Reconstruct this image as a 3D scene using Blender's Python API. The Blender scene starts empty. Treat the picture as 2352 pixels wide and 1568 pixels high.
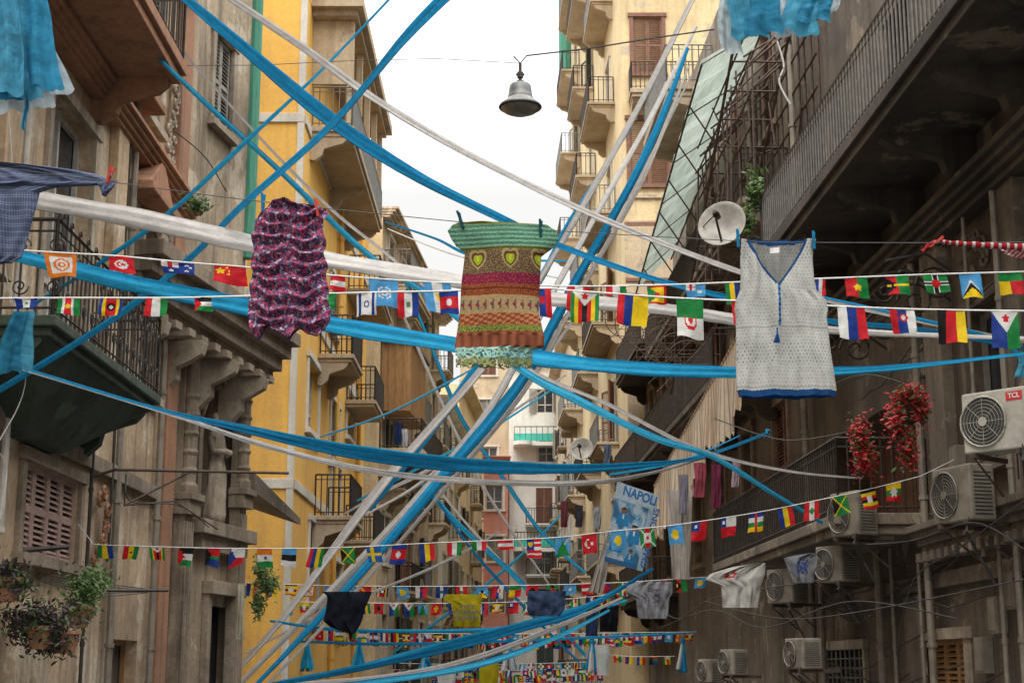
import bpy, math, random
from mathutils import Vector, Matrix, noise
random.seed(7)
rnd=random.random
def ru(a,b): return a+(b-a)*rnd()
scene=bpy.context.scene
COL=scene.collection
# ------------------------------------------------ camera
PITCH=math.radians(12.1); cp,sp=math.cos(PITCH),math.sin(PITCH); EYE=1.6
cd=bpy.data.cameras.new("camera"); cam=bpy.data.objects.new("camera",cd); COL.objects.link(cam)
cam.location=(0,0,EYE); cam.rotation_euler=(math.pi/2+PITCH,0,0); cd.lens=54; cd.sensor_width=36; cd.clip_end=3000; cd.clip_start=.1
scene.camera=cam
scene.view_settings.view_transform='Standard'; scene.view_settings.look='None'; scene.view_settings.exposure=0
# survey of the street: bearing measured in the photograph -> point on a known vertical plane of the place
FP=3528.0
def ray(u,v):
    a=(u-1176)/FP; b=(784-v)/FP
    return Vector((a,cp-b*sp,sp+b*cp))
def on_y(u,v,Y):
    d=ray(u,v); t=Y/d.y
    return Vector((d.x*t,Y,EYE+d.z*t))
class Fr:
    def __init__(s,p0,p1,side=1):
        s.p=Vector((p0[0],p0[1],0)); e=Vector((p1[0]-p0[0],p1[1]-p0[1],0)); s.L=e.length; s.e=e.normalized()
        s.n=Vector((s.e.y,-s.e.x,0))*side
    def P(s,a,o,h): 
        q=s.p+s.e*a+s.n*o; return Vector((q.x,q.y,h))
    def hit(s,u,v,o=0):
        d=ray(u,v); d2=Vector((d.x,d.y,0)); t=(o+s.p.dot(s.n))/d2.dot(s.n)
        return ((d2*t-s.p).dot(s.e), EYE+d.z*t)
    def rect(s,u0,v0,u1,v1,o=0):
        um,vm=(u0+u1)/2,(v0+v1)/2
        a,b=sorted((s.hit(u0,vm,o)[0],s.hit(u1,vm,o)[0])); c,d=sorted((s.hit(um,v0,o)[1],s.hit(um,v1,o)[1]))
        return a,b,c,d
# ------------------------------------------------ materials
def lin(h):
    h=h.lstrip('#'); r=[]
    for i in (0,2,4):
        c=int(h[i:i+2],16)/255; r.append(c/12.92 if c<=.04045 else ((c+.055)/1.055)**2.4)
    return tuple(r)
def c4(c): 
    if isinstance(c,str): c=lin(c)
    return (c[0],c[1],c[2],1)
class NT:
    def __init__(s,name):
        s.m=bpy.data.materials.new(name); s.m.use_nodes=True; s.t=s.m.node_tree; s.b=s.t.nodes['Principled BSDF']; s.out=s.t.nodes['Material Output']
        s.pos=s.N('ShaderNodeNewGeometry').outputs['Position']
    def N(s,k,**kw):
        n=s.t.nodes.new(k)
        for a,b in kw.items(): setattr(n,a,b)
        return n
    def L(s,a,b): s.t.links.new(a,b)
    def map(s,sc):
        m=s.N('ShaderNodeMapping'); s.L(s.pos,m.inputs['Vector']); m.inputs['Scale'].default_value=sc; return m.outputs[0]
    def noise(s,scale,detail=6,rough=.6,vec=None,dist=0):
        n=s.N('ShaderNodeTexNoise'); s.L(vec or s.pos,n.inputs['Vector']); n.inputs['Scale'].default_value=scale
        n.inputs['Detail'].default_value=detail; n.inputs['Roughness'].default_value=rough; n.inputs['Distortion'].default_value=dist
        return n.outputs['Fac']
    def ramp(s,f,a,b,va=0,vb=1):
        r=s.N('ShaderNodeMapRange'); r.interpolation_type='SMOOTHSTEP'; s.L(f,r.inputs['Value'])
        r.inputs['From Min'].default_value=a; r.inputs['From Max'].default_value=b; r.inputs['To Min'].default_value=va; r.inputs['To Max'].default_value=vb
        return r.outputs['Result']
    def mix(s,f,a,b,mode='MIX'):
        m=s.N('ShaderNodeMix',data_type='RGBA',blend_type=mode)
        for i,x in ((0,f),(6,a),(7,b)):
            if hasattr(x,'is_output'): s.L(x,m.inputs[i])
            elif i==0: m.inputs[0].default_value=x
            else: m.inputs[i].default_value=c4(x)
        return m.outputs[2]
    def bump(s,f,st=.4,d=.02,prev=None):
        b=s.N('ShaderNodeBump'); s.L(f,b.inputs['Height']); b.inputs['Strength'].default_value=st; b.inputs['Distance'].default_value=d
        if prev: s.L(prev,b.inputs['Normal'])
        s.L(b.outputs[0],s.b.inputs['Normal']); return b.outputs[0]
def plaster(name,c1,c2,stain,peel=None,streak=.7,pt=.6,rough=.92,bs=.5,vsc=1.0):
    t=NT(name)
    n1=t.noise(.55*vsc,8,.65); col=t.mix(t.ramp(n1,.4,.6),c1,c2)
    if peel:
        pf=t.ramp(t.noise(.9*vsc,10,.68,dist=.3),pt,pt+.03); col=t.mix(pf,col,peel); 
    sv=t.noise(1.0,8,.7,t.map((2.6,2.6,.22))); col=t.mix(t.ramp(sv,.47,.68,0,streak),col,stain)
    g=t.noise(.28,6,.7); col=t.mix(t.ramp(g,.5,.7,0,streak*.85),col,stain)
    fn=t.noise(14,6,.7); col=t.mix(t.ramp(fn,.3,.7,.35,0),col,stain)
    t.L(col,t.b.inputs['Base Color']); t.b.inputs['Roughness'].default_value=rough
    b=t.bump(t.noise(22,8,.7),bs,.015)
    b=t.bump(n1,.4,.08,b)
    if peel: t.bump(pf,-.5,.02,b)
    return t.m
def simple(name,c1,c2,rough=.6,metal=0,sc=5,bs=.2,vec=None,spec=None):
    t=NT(name); f=t.noise(sc,7,.65,t.map(vec) if vec else None)
    t.L(t.mix(t.ramp(f,.35,.7),c1,c2),t.b.inputs['Base Color']); t.b.inputs['Roughness'].default_value=rough; t.b.inputs['Metallic'].default_value=metal
    t.bump(t.noise(sc*6,5,.7),bs,.01); return t.m
def fabric(name,trans=.3,weave=140,rough=.9,dark=.28,cb=.5,spec=.3,cs=16):
    t=NT(name); a=t.N('ShaderNodeAttribute',attribute_name='Col')
    col=t.mix(t.ramp(t.noise(9,5,.7),.3,.7,dark,0),a.outputs['Color'],(0,0,0))
    t.L(col,t.b.inputs['Base Color']); t.b.inputs['Roughness'].default_value=rough; t.b.inputs['Specular IOR Level'].default_value=spec
    bn=t.bump(t.noise(weave,3,.6),.25,.004); t.bump(t.noise(cs,4,.6),cb,.02,bn)
    tr=t.N('ShaderNodeBsdfTranslucent'); t.L(col,tr.inputs['Color'])
    ms=t.N('ShaderNodeMixShader'); ms.inputs[0].default_value=trans; t.L(t.b.outputs[0],ms.inputs[1]); t.L(tr.outputs[0],ms.inputs[2]); t.L(ms.outputs[0],t.out.inputs['Surface'])
    return t.m
def leafm(name,c1,c2):
    t=NT(name); col=t.mix(t.ramp(t.noise(12,4,.6),.35,.65),c1,c2); t.L(col,t.b.inputs['Base Color']); t.b.inputs['Roughness'].default_value=.6
    tr=t.N('ShaderNodeBsdfTranslucent'); t.L(col,tr.inputs['Color'])
    ms=t.N('ShaderNodeMixShader'); ms.inputs[0].default_value=.25; t.L(t.b.outputs[0],ms.inputs[1]); t.L(tr.outputs[0],ms.inputs[2]); t.L(ms.outputs[0],t.out.inputs['Surface'])
    return t.m
M={}
M['plL']=plaster('ochre_brown_plaster',(.62,.46,.30),(.47,.335,.21),(.12,.085,.055),(.68,.57,.42),.68,.54)
M['plC']=plaster('grimy_stone_plaster',(.48,.38,.26),(.33,.255,.175),(.075,.057,.04),(.58,.49,.37),.75,.55)
M['terra']=plaster('terracotta_plaster',(.43,.21,.115),(.33,.165,.095),(.10,.06,.037),(.48,.35,.25),.6,.61)
M['stone']=plaster('grey_carved_stone',(.38,.305,.225),(.245,.19,.135),(.055,.043,.032),None,.75,vsc=2)
M['stoneL']=plaster('pale_carved_stone',(.50,.42,.32),(.36,.295,.22),(.10,.08,.06),None,.55,vsc=3)
M['darkst']=plaster('dark_stone',(.20,.16,.12),(.12,.096,.07),(.035,.028,.021),(.28,.225,.17),.75,.6)  # dark base tone with random stains and peeling
M['plY']=plaster('yellow_plaster',(.84,.49,.095),(.77,.43,.08),(.44,.26,.10),(.70,.49,.22),.36,.67,bs=.25)
M['trimW']=plaster('white_trim_paint',(.66,.63,.56),(.56,.53,.47),(.32,.29,.24),None,.4,bs=.2)
M['beige']=plaster('beige_plaster',(.60,.48,.32),(.50,.40,.27),(.2,.155,.11),(.40,.33,.25),.5,.6)
M['beige2']=plaster('pale_yellow_plaster',(.76,.61,.35),(.67,.52,.29),(.28,.22,.135),(.54,.46,.35),.5,.6)
M['peeled']=plaster('peeled_brown_plaster',(.56,.45,.32),(.39,.31,.21),(.16,.125,.09),(.66,.57,.43),.6,.53)
M['white']=plaster('dirty_white_plaster',(.76,.75,.71),(.68,.67,.63),(.4,.38,.34),(.5,.45,.38),.4,.62)
M['pink']=plaster('pink_brick_plaster',(.62,.27,.22),(.54,.24,.19),(.28,.14,.12),None,.35)
M['plR']=plaster('shaded_brown_plaster',(.165,.128,.092),(.10,.078,.058),(.034,.027,.02),(.28,.225,.165),.75,.57)  # shade on the right-hand wall put into its base browns; streaks are stains
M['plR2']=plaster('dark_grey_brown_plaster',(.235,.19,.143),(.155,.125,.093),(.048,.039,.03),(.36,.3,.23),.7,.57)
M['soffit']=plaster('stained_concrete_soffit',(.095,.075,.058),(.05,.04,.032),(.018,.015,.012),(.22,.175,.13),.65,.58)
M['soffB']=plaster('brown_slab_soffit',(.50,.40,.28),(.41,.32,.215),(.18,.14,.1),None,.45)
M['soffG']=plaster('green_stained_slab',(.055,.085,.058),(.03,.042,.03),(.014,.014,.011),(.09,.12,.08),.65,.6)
M['iron']=simple('dark_iron',(.03,.029,.029),(.075,.055,.04),.6,.3,9)
M['rust']=simple('rusty_iron',(.055,.04,.033),(.12,.075,.055),.85,.1,9)
M['railg']=simple('grey_painted_iron',(.14,.14,.14),(.23,.22,.2),.6,.2,9)
M['glass']=simple('dark_window_glass',(.03,.035,.04),(.07,.075,.08),.12,0,1.3,.02)
M['frameW']=simple('white_window_wood',(.55,.52,.46),(.38,.35,.3),.6,0,7)
M['shPink']=simple('pinkish_brown_shutter_wood',(.42,.29,.25),(.3,.2,.17),.75,0,8)
M['shBrown']=simple('brown_shutter_wood',(.22,.10,.06),(.13,.06,.038),.65,0,8)
M['shGreen']=simple('dark_green_shutter_wood',(.035,.05,.04),(.065,.08,.065),.7,0,8)
M['shGrey']=simple('grey_shutter_wood',(.3,.28,.24),(.2,.185,.16),.7,0,8)
M['doorO']=simple('ochre_door_wood',(.33,.18,.065),(.2,.11,.04),.6,0,5,vec=(4,4,.6))
M['black']=simple('dark_interior',(.012,.011,.01),(.02,.018,.016),.95,0,3)
M['acw']=simple('aged_cream_enamel',(.25,.225,.18),(.13,.115,.09),.5,0,4,.05)
M['acn']=simple('newer_white_enamel',(.46,.44,.38),(.3,.28,.235),.5,0,4,.05)
M['acd']=simple('dark_fan_plastic',(.03,.03,.03),(.06,.06,.06),.5,0,8)
M['red']=simple('red_print',(.6,.04,.04),(.5,.03,.03),.5,0,5)
M['blueprint']=simple('dark_print',(.06,.07,.08),(.09,.1,.11),.7,0,5)
M['deepbl']=simple('deep_blue_print',(.03,.14,.36),(.04,.18,.42),.7,0,5)
M['whiteprint']=simple('white_print',(.75,.78,.8),(.65,.68,.7),.7,0,5)
M['lamp']=simple('weathered_grey_enamel',(.10,.115,.125),(.2,.19,.17),.5,.2,10,vec=(1,1,.5))
M['lampin']=simple('dull_lamp_glass',(.2,.19,.16),(.12,.115,.1),.3,0,5)
M['dish']=simple('grey_dish_enamel',(.36,.35,.32),(.2,.185,.155),.6,.1,3)
M['cable']=simple('black_cable',(.03,.03,.03),(.05,.045,.04),.7,0,5)
M['string']=simple('white_string',(.6,.6,.58),(.5,.5,.48),.8,0,5)
M['pipe']=simple('grey_drain_pipe',(.27,.235,.185),(.17,.145,.115),.6,.1,4)
M['greenstrip']=simple('green_debris_netting',(.05,.22,.15),(.08,.28,.2),.8,0,6,vec=(3,3,.5))
M['teal']=simple('teal_netting',(.06,.45,.34),(.05,.34,.28),.8,0,6)
t=NT('striped_awning_canvas'); w=t.N('ShaderNodeTexWave'); t.L(t.map((0,1,0)),w.inputs['Vector']); w.bands_direction='Y'; w.inputs['Scale'].default_value=1.3; w.inputs['Distortion'].default_value=.2
col=t.mix(t.ramp(w.outputs['Fac'],.5,.6),(.74,.64,.5),(.48,.34,.23)); col=t.mix(t.ramp(t.noise(1.5,7,.7),.45,.75,0,.4),col,(.25,.2,.15)); t.L(col,t.b.inputs['Base Color']); t.b.inputs['Roughness'].default_value=.9; t.bump(t.noise(5,5,.6),.5,.05)
tr=t.N('ShaderNodeBsdfTranslucent'); t.L(col,tr.inputs['Color']); ms=t.N('ShaderNodeMixShader'); ms.inputs[0].default_value=.4; t.L(t.b.outputs[0],ms.inputs[1]); t.L(tr.outputs[0],ms.inputs[2]); t.L(ms.outputs[0],t.out.inputs['Surface']); M['awn']=t.m
t=NT('green_corrugated_fibreglass'); w=t.N('ShaderNodeTexWave'); t.L(t.map((0,1,0)),w.inputs['Vector']); w.bands_direction='Y'; w.inputs['Scale'].default_value=1.6
col=t.mix(t.ramp(t.noise(.9,8,.7),.38,.66),(.62,.72,.65),(.40,.50,.44)); col=t.mix(t.ramp(w.outputs['Fac'],.85,.98,0,.45),col,(.16,.19,.16)); col=t.mix(t.ramp(t.noise(2.5,8,.75),.55,.72,0,.5),col,(.24,.24,.19)); t.L(col,t.b.inputs['Base Color']); t.bump(w.outputs['Fac'],.6,.05)
tr=t.N('ShaderNodeBsdfTranslucent'); t.L(col,tr.inputs['Color']); ms=t.N('ShaderNodeMixShader'); ms.inputs[0].default_value=.42; t.L(t.b.outputs[0],ms.inputs[1]); t.L(tr.outputs[0],ms.inputs[2]); t.L(ms.outputs[0],t.out.inputs['Surface']); M['canopy']=t.m
M['fab']=fabric('woven_cotton_cloth',.15,220,.95,.2,.25,.1); M['flag']=fabric('printed_polyester',.38,200,.75); M['rib']=fabric('creased_fabric_streamer',.3,70,.85,.16,.8,.15,10); M['tulle']=fabric('gauzy_tissue',.5,60,.9,.25)
M['leafG']=leafm('green_leaves',(.07,.13,.035),(.04,.08,.02)); M['leafL']=leafm('light_green_leaves',(.14,.22,.06),(.08,.14,.04)); M['leafP']=leafm('purple_leaves',(.05,.022,.03),(.03,.02,.02)); M['leafR']=leafm('red_petals',(.5,.02,.03),(.32,.01,.02))
M['ground']=simple('ground_earth',(.12,.11,.10),(.08,.075,.07),.95,0,2); M['asph']=simple('basalt_paving',(.06,.06,.06),(.04,.04,.04),.8,0,3); M['pave']=simple('stone_pavement',(.2,.19,.18),(.14,.135,.13),.85,0,3)
# ------------------------------------------------ object helpers
WL={}
def setpar(o,p):
    if p: o.parent=p; o.matrix_parent_inverse=Matrix.Translation(-WL.get(p.name,Vector((0,0,0))))
def empty(name,loc,parent=None,label=None,cat=None,group=None):
    o=bpy.data.objects.new(name,None); COL.objects.link(o); o.location=loc; o.empty_display_size=.2; WL[o.name]=Vector(loc); setpar(o,parent); tag(o,label,cat,group); return o
def tag(o,label=None,cat=None,group=None):
    if label: o['label']=label
    if cat: o['category']=cat
    if group: o['group']=group
class MB:
    def __init__(s): s.v=[];s.f=[];s.m=[];s.c=[]
    def add(s,pts,faces,m=0,c=None):
        k=len(s.v); s.v+=[tuple(p) for p in pts]
        for i,f in enumerate(faces): s.f.append(tuple(k+j for j in f)); s.m.append(m); s.c.append(c[i] if isinstance(c,list) else c)
    def hexa(s,p,m=0,c=None): s.add(p,[(0,3,2,1),(4,5,6,7),(0,1,5,4),(1,2,6,5),(2,3,7,6),(3,0,4,7)],m,c)
    def box(s,fr,a0,a1,o0,o1,h0,h1,m=0):
        P=fr.P; s.hexa([P(a0,o0,h0),P(a1,o0,h0),P(a1,o1,h0),P(a0,o1,h0),P(a0,o0,h1),P(a1,o0,h1),P(a1,o1,h1),P(a0,o1,h1)],m)
    def quad(s,p,m=0,c=None): s.add(p,[tuple(range(len(p)))],m,c)
    def tube(s,pts,r,n=6,m=0,c=None):
        pts=[Vector(p) for p in pts]; k=len(pts); V=[];up=Vector((0,0,1))
        for i,p in enumerate(pts):
            T=(pts[min(i+1,k-1)]-pts[max(i-1,0)]).normalized()
            A=T.cross(up if abs(T.z)<.95 else Vector((1,0,0))).normalized(); B=T.cross(A); rr=r[i] if isinstance(r,(list,tuple)) else r
            for j in range(n):
                a=2*math.pi*j/n; V.append(p+A*math.cos(a)*rr+B*math.sin(a)*rr)
        Fs=[(i*n+j,i*n+(j+1)%n,(i+1)*n+(j+1)%n,(i+1)*n+j) for i in range(k-1) for j in range(n)]
        Fs+=[tuple(range(n)),tuple(range((k-1)*n,k*n))]
        s.add(V,Fs,m,c)
    def lathe(s,c,prof,n=24,m=0,axis=None,sx=1,sy=1):
        ax=Vector(axis).normalized() if axis is not None else Vector((0,0,1)); A=ax.orthogonal().normalized() if axis is not None else Vector((1,0,0)); B=ax.cross(A); c=Vector(c); V=[]
        for r,z in prof:
            for j in range(n):
                a=2*math.pi*j/n; V.append(c+A*math.cos(a)*r*sx+B*math.sin(a)*r*sy+ax*z)
        s.add(V,[(i*n+j,i*n+(j+1)%n,(i+1)*n+(j+1)%n,(i+1)*n+j) for i in range(len(prof)-1) for j in range(n)],m)
    def leaves(s,c,rad,n,size,mi):
        for _ in range(n):
            d=Vector((random.gauss(0,.45)*rad[0],random.gauss(0,.45)*rad[1],random.gauss(0,.45)*rad[2])); p=Vector(c)+d
            a=Vector((ru(-1,1),ru(-1,1),ru(-1,1))).normalized(); b=a.orthogonal().normalized(); z=size*ru(.6,1.4)
            s.add([p-a*z,p-b*z*.45,p+a*z,p+b*z*.45],[(0,1,2,3)],random.choice(mi))
    def make(s,name,mats,parent=None,label=None,cat=None,group=None,smooth=False,bevel=0):
        me=bpy.data.meshes.new(name); me.from_pydata(s.v,[],s.f)
        for k in mats: me.materials.append(M[k] if isinstance(k,str) else k)
        me.polygons.foreach_set('material_index',s.m)
        if smooth: me.polygons.foreach_set('use_smooth',[True]*len(s.f))
        if any(c is not None for c in s.c):
            at=me.color_attributes.new('Col','FLOAT_COLOR','CORNER'); d=[]
            for f,c in zip(s.f,s.c):
                c=c or (.5,.5,.5)
                d+=[c[0],c[1],c[2],1]*len(f)
            at.data.foreach_set('color',d)
        me.update(); o=bpy.data.objects.new(name,me); COL.objects.link(o); setpar(o,parent); tag(o,label,cat,group)
        if bevel:
            b=o.modifiers.new('bevel','BEVEL'); b.width=bevel; b.segments=2; b.limit_method='ANGLE'
        return o
def text(s,size,pos,n,mat,parent,name='lettering',xdir=None,depth=.002,off=.02):
    cu=bpy.data.curves.new('t','FONT'); cu.body=s; cu.size=size; cu.align_x='CENTER'; cu.align_y='CENTER'; cu.extrude=depth; cu.offset=size*off
    ob=bpy.data.objects.new('t',cu); COL.objects.link(ob); bpy.context.view_layer.update()
    me=bpy.data.meshes.new_from_object(ob.evaluated_get(bpy.context.evaluated_depsgraph_get())); bpy.data.objects.remove(ob); bpy.data.curves.remove(cu)
    n=Vector(n).normalized(); x=Vector(xdir).normalized() if xdir is not None else Vector((0,0,1)).cross(n).normalized(); y=n.cross(x)
    for v in me.vertices: v.co=Vector(pos)+x*v.co.x+y*v.co.y+n*v.co.z
    me.materials.clear(); me.materials.append(M[mat]); o=bpy.data.objects.new(name,me); COL.objects.link(o); setpar(o,parent); return o
# ------------------------------------------------ building parts
def wall(fr,a0,a1,h0,h1,holes,mat,parent,depth=.28,thick=6,name='wall'):
    mb=MB(); S=sorted({a0,a1,*[x for h in holes for x in h[:2] if a0<x<a1]}); H=sorted({h0,h1,*[x for h in holes for x in h[2:4] if h0<x<h1]})
    P=fr.P
    for i in range(len(S)-1):
        for j in range(len(H)-1):
            sm,hm=(S[i]+S[i+1])/2,(H[j]+H[j+1])/2
            if any(h[0]<sm<h[1] and h[2]<hm<h[3] for h in holes): continue
            mb.quad([P(S[i],0,H[j]),P(S[i+1],0,H[j]),P(S[i+1],0,H[j+1]),P(S[i],0,H[j+1])])
    for b0,b1,g0,g1 in [h[:4] for h in holes]:
        for q in ([(b0,g0),(b1,g0)],[(b1,g0),(b1,g1)],[(b1,g1),(b0,g1)],[(b0,g1),(b0,g0)]):
            mb.quad([P(q[0][0],0,q[0][1]),P(q[1][0],0,q[1][1]),P(q[1][0],-depth,q[1][1]),P(q[0][0],-depth,q[0][1])])
    T=thick
    mb.quad([P(a0,0,h0),P(a0,0,h1),P(a0,-T,h1),P(a0,-T,h0)]); mb.quad([P(a1,0,h0),P(a1,0,h1),P(a1,-T,h1),P(a1,-T,h0)])
    mb.quad([P(a0,0,h1),P(a1,0,h1),P(a1,-T,h1),P(a0,-T,h1)]); mb.quad([P(a0,-T,h0),P(a1,-T,h0),P(a1,-T,h1),P(a0,-T,h1)])
    return mb.make(name,[mat],parent)
def window(fr,r,parent,style='glass',trim=None,sh='shBrown',fm='frameW',name='window',d=.2,label=None):
    a0,a1,h0,h1=r; e=empty(name,fr.P((a0+a1)/2,0,h0),parent,label)
    if trim:
        b=MB(); w=.14
        b.box(fr,a0-w,a0,.002,.06,h0,h1); b.box(fr,a1,a1+w,.002,.06,h0,h1); b.box(fr,a0-w-.05,a1+w+.05,.002,.09,h1,h1+w); b.box(fr,a0-w-.05,a1+w+.05,.002,.14,h0-.12,h0)
        b.make('surround',[trim],e)
    g=MB(); g.quad([fr.P(a0,-d-.03,h0),fr.P(a1,-d-.03,h0),fr.P(a1,-d-.03,h1),fr.P(a0,-d-.03,h1)]); g.make('pane',['black' if style=='dark' else 'glass'],e)
    if style in('glass','open'):
        f=MB(); w=.07; am=(a0+a1)/2
        for x in (a0+w/2,am,a1-w/2): f.box(fr,x-w/2,x+w/2,-d-.02,-d+.04,h0,h1)
        for y in (h0+w/2,h0+(h1-h0)*.35,h1-w/2): f.box(fr,a0+.002,a1-.002,-d-.018,-d+.035,y-w/2,y+w/2)
        f.make('frame',[fm],e)
    def leaf(p,ax,w,nn,nm='shutter'):
        s=MB(); P=lambda a,o,h: Vector((p.x,p.y,0))+ax*a+nn*o+Vector((0,0,h))
        def bx(x0,x1,o0,o1,y0,y1): s.hexa([P(x0,o0,y0),P(x1,o0,y0),P(x1,o1,y0),P(x0,o1,y0),P(x0,o0,y1),P(x1,o0,y1),P(x1,o1,y1),P(x0,o1,y1)])
        bx(0,.06,0,.05,h0,h1); bx(w-.06,w,0,.05,h0,h1)
        for y in (h0,(h0+h1)/2-.03,h1-.07): bx(.061,w-.061,.001,.049,y,y+.07)
        k=max(6,int((h1-h0)/.075))
        for i in range(k):
            y=h0+.08+(h1-h0-.16)*(i+.5)/k; z=.036
            s.hexa([P(.061,.0,y+.012),P(w-.061,.0,y+.012),P(w-.061,.045,y-z+.006),P(.061,.045,y-z+.006),P(.061,.0,y+.026),P(w-.061,.0,y+.026),P(w-.061,.045,y-z+.018),P(.061,.045,y-z+.018)])
        s.make(nm,[sh],e)
    if style=='closed':
        k=2 if a1-a0<1.7 else 4; w=(a1-a0)/k
        for i in range(k): leaf(fr.P(a0+i*w+.004,-.08,0),fr.e,w-.008,fr.n)
    if style=='open':
        w=(a1-a0)/2
        leaf(fr.P(a0,.03,0),(-fr.e*.94+fr.n*.34).normalized(),w,fr.n); leaf(fr.P(a1,.03,0),(fr.e*.94+fr.n*.34).normalized(),w,fr.n)
    return e
def scroll(mb,c,ex,r,turns,m=0,rad=.009,sgn=1):
    pts=[]
    for i in range(22):
        k=i/21; a=k*turns*2*math.pi*sgn; rr=r*(1-.85*k); pts.append(Vector(c)+ex*(math.cos(a)*rr)+Vector((0,0,math.sin(a)*rr)))
    mb.tube(pts,rad,4,m)
def balcony(fr,a0,a1,o1,h,parent,slab='soffB',rail='railg',th=.18,rh=1.0,step=.13,corb=0,cm=None,ornate=False,rt=.011,label=None,taper=0,name='balcony'):
    e=empty(name,fr.P((a0+a1)/2,0,h-th),parent,label); s=MB(); s.box(fr,a0,a1,.002,o1,h-th*.55,h); s.box(fr,a0+.06,a1-.06,.003,o1-.06,h-th,h-th*.55-.001)
    if taper:
        P=fr.P; k=.35*(a1-a0)
        s.hexa([P(a0+k,.004,h-th-taper),P(a1-k,.004,h-th-taper),P(a1-k,o1*.25,h-th-taper),P(a0+k,o1*.25,h-th-taper),P(a0+.08,.004,h-th-.001),P(a1-.08,.004,h-th-.001),P(a1-.08,o1-.1,h-th-.001),P(a0+.08,o1-.1,h-th-.001)])
    s.make('slab',[slab],e,bevel=.015)
    r=MB(); P=fr.P; oo=o1-.05; path=[(a0+.05,.05),(a0+.05,oo),(a1-.05,oo),(a1-.05,.05)]
    for i in range(3):
        p,q=path[i],path[i+1]; L=math.hypot(q[0]-p[0],q[1]-p[1]); n=max(2,int(L/step))
        for z,rr in ((h+rh,.022),(h+.08,.014),(h+rh-.12,.012)): r.tube([P(p[0],p[1],z),P(q[0],q[1],z)],rr,4)
        ex=(P(q[0],q[1],0)-P(p[0],p[1],0)).normalized()
        for j in range(n+1):
            k=j/n; a=p[0]+(q[0]-p[0])*k; o=p[1]+(q[1]-p[1])*k; r.tube([P(a,o,h),P(a,o,h+rh)],rt*(1.6 if j%n==0 else 1),4)
            if ornate and j<n and j%2==0:
                c=P(a,o,h+rh*.72)+ex*L/n; scroll(r,c,ex,.09,1.5); scroll(r,P(a,o,h+rh*.3)+ex*L/n,ex,.09,1.5,sgn=-1); scroll(r,P(a,o,h+rh+.05)+ex*L/n,ex,.06,1.2)
    r.make('railing',[rail],e)
    for i in range(corb):
        a=a0+.2+(a1-a0-.4)*i/max(1,corb-1); c=MB(); prof=[(0,.7),(.12,.72),(.3,.55),(.34,.36),(.55,.28),(.8,.2),(.92,.06),(.92,0),(0,0)]
        V=[]
        for da in (-.11,.11):
            for (x,y) in prof: V.append(P(a+da,.004+x*(o1-.1),h-th-.002-y*.8))
        n=len(prof); c.add(V,[tuple(range(n)),tuple(range(n,2*n))]+[(j,(j+1)%n,n+(j+1)%n,n+j) for j in range(n)]); c.make('corbel',[cm or slab],e,bevel=.01)
    return e
def strip(fr,a0,a1,o,h0,h1,mat,parent,name='moulding'):
    b=MB(); b.box(fr,a0,a1,.003,o,h0,h1); return b.make(name,[mat],parent,bevel=.01)
def cornice(fr,a0,a1,o,h0,h1,mat,parent,name='cornice',dent=0):
    b=MB(); k=4
    for i in range(k): b.box(fr,a0-.0+.02*(k-i),a1-.02*(k-i),.003+.0005*i,o*(.35+.65*(i+1)/k),h0+(h1-h0)*i/k+.0005,h0+(h1-h0)*(i+1)/k)
    if dent:
        n=int((a1-a0)/dent)
        for i in range(n):
            a=a0+dent*(i+.25); b.box(fr,a,a+dent*.45,.004,o*.75,h0-.12,h0)
    return b.make(name,[mat],parent,bevel=.008)
def pipe(fr,a,o,h0,h1,r,mat,parent,name='drain_pipe'):
    b=MB(); b.tube([fr.P(a,o,h0),fr.P(a,o,h1)],r,8)
    z=h0
    while z<h1: b.tube([fr.P(a,o,z),fr.P(a,o,z+.06)],r*1.35,8); z+=1.9
    return b.make(name,[mat],parent,smooth=False)
def building(name,fr,a,label,cat='building',group=None):
    return empty(name,fr.P(a,0,0),None,label,cat,group)
# ================================================= GROUND
def sheet(name,x0,x1,y0,y1,z,mat):
    b=MB(); b.quad([(x0,y0,z),(x1,y0,z),(x1,y1,z),(x0,y1,z)]); o=b.make(name,[mat]); o['kind']='structure'; o['label']=name.replace('_',' ')+' of the narrow old town lane'; return o
sheet('ground',-1200,1200,-1200,1200,0,'ground'); sheet('street',-4.2,4.3,-10,101,.004,'asph')
for x0,x1 in ((-5.4,-4.2),(4.3,6)):
    b=MB(); b.hexa([(x0,-10,.003),(x1,-10,.003),(x1,100,.003),(x0,100,.003),(x0,-10,.14),(x1,-10,.14),(x1,100,.14),(x0,100,.14)]); o=b.make('pavement',['pave']); o['kind']='structure'; o['label']='raised stone kerb and pavement along the houses'
# ================================================= LEFT PALAZZO
L=Fr((-5.4,0),(-5.4,10)); C=Fr((-5.4,24.3),(-4.9,27.3))
lp=building('old_palazzo',L,18,'ochre brown stained plaster palazzo with carved niche and wrought iron balconies')
r_bd=(17.0,18.8,5.0,8.3); r_sh=L.rect(45,1080,175,1285); r_d1=L.rect(250,1468,305,1568); r_d1=(r_d1[0],r_d1[1]+.2,.2,r_d1[3]); r_up=(16.6,18.0,9.3,12.6); r_w3=(20.9,22.1,9.6,12.2)
r_w4=(21.6,22.7,5.6,8.0)
wall(L,6,24.3,0,22,[r_bd,r_sh,r_d1,r_up,r_w3,r_w4,(8,9.2,5,8)],'plL',lp)
window(L,r_bd,lp,'glass','stoneL','shGrey',label='tall grey balcony door'); window(L,r_sh,lp,'closed','stone','shPink',label='pinkish brown louvred shutters'); window(L,r_d1,lp,'glass',None,fm='doorO',name='door')
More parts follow.
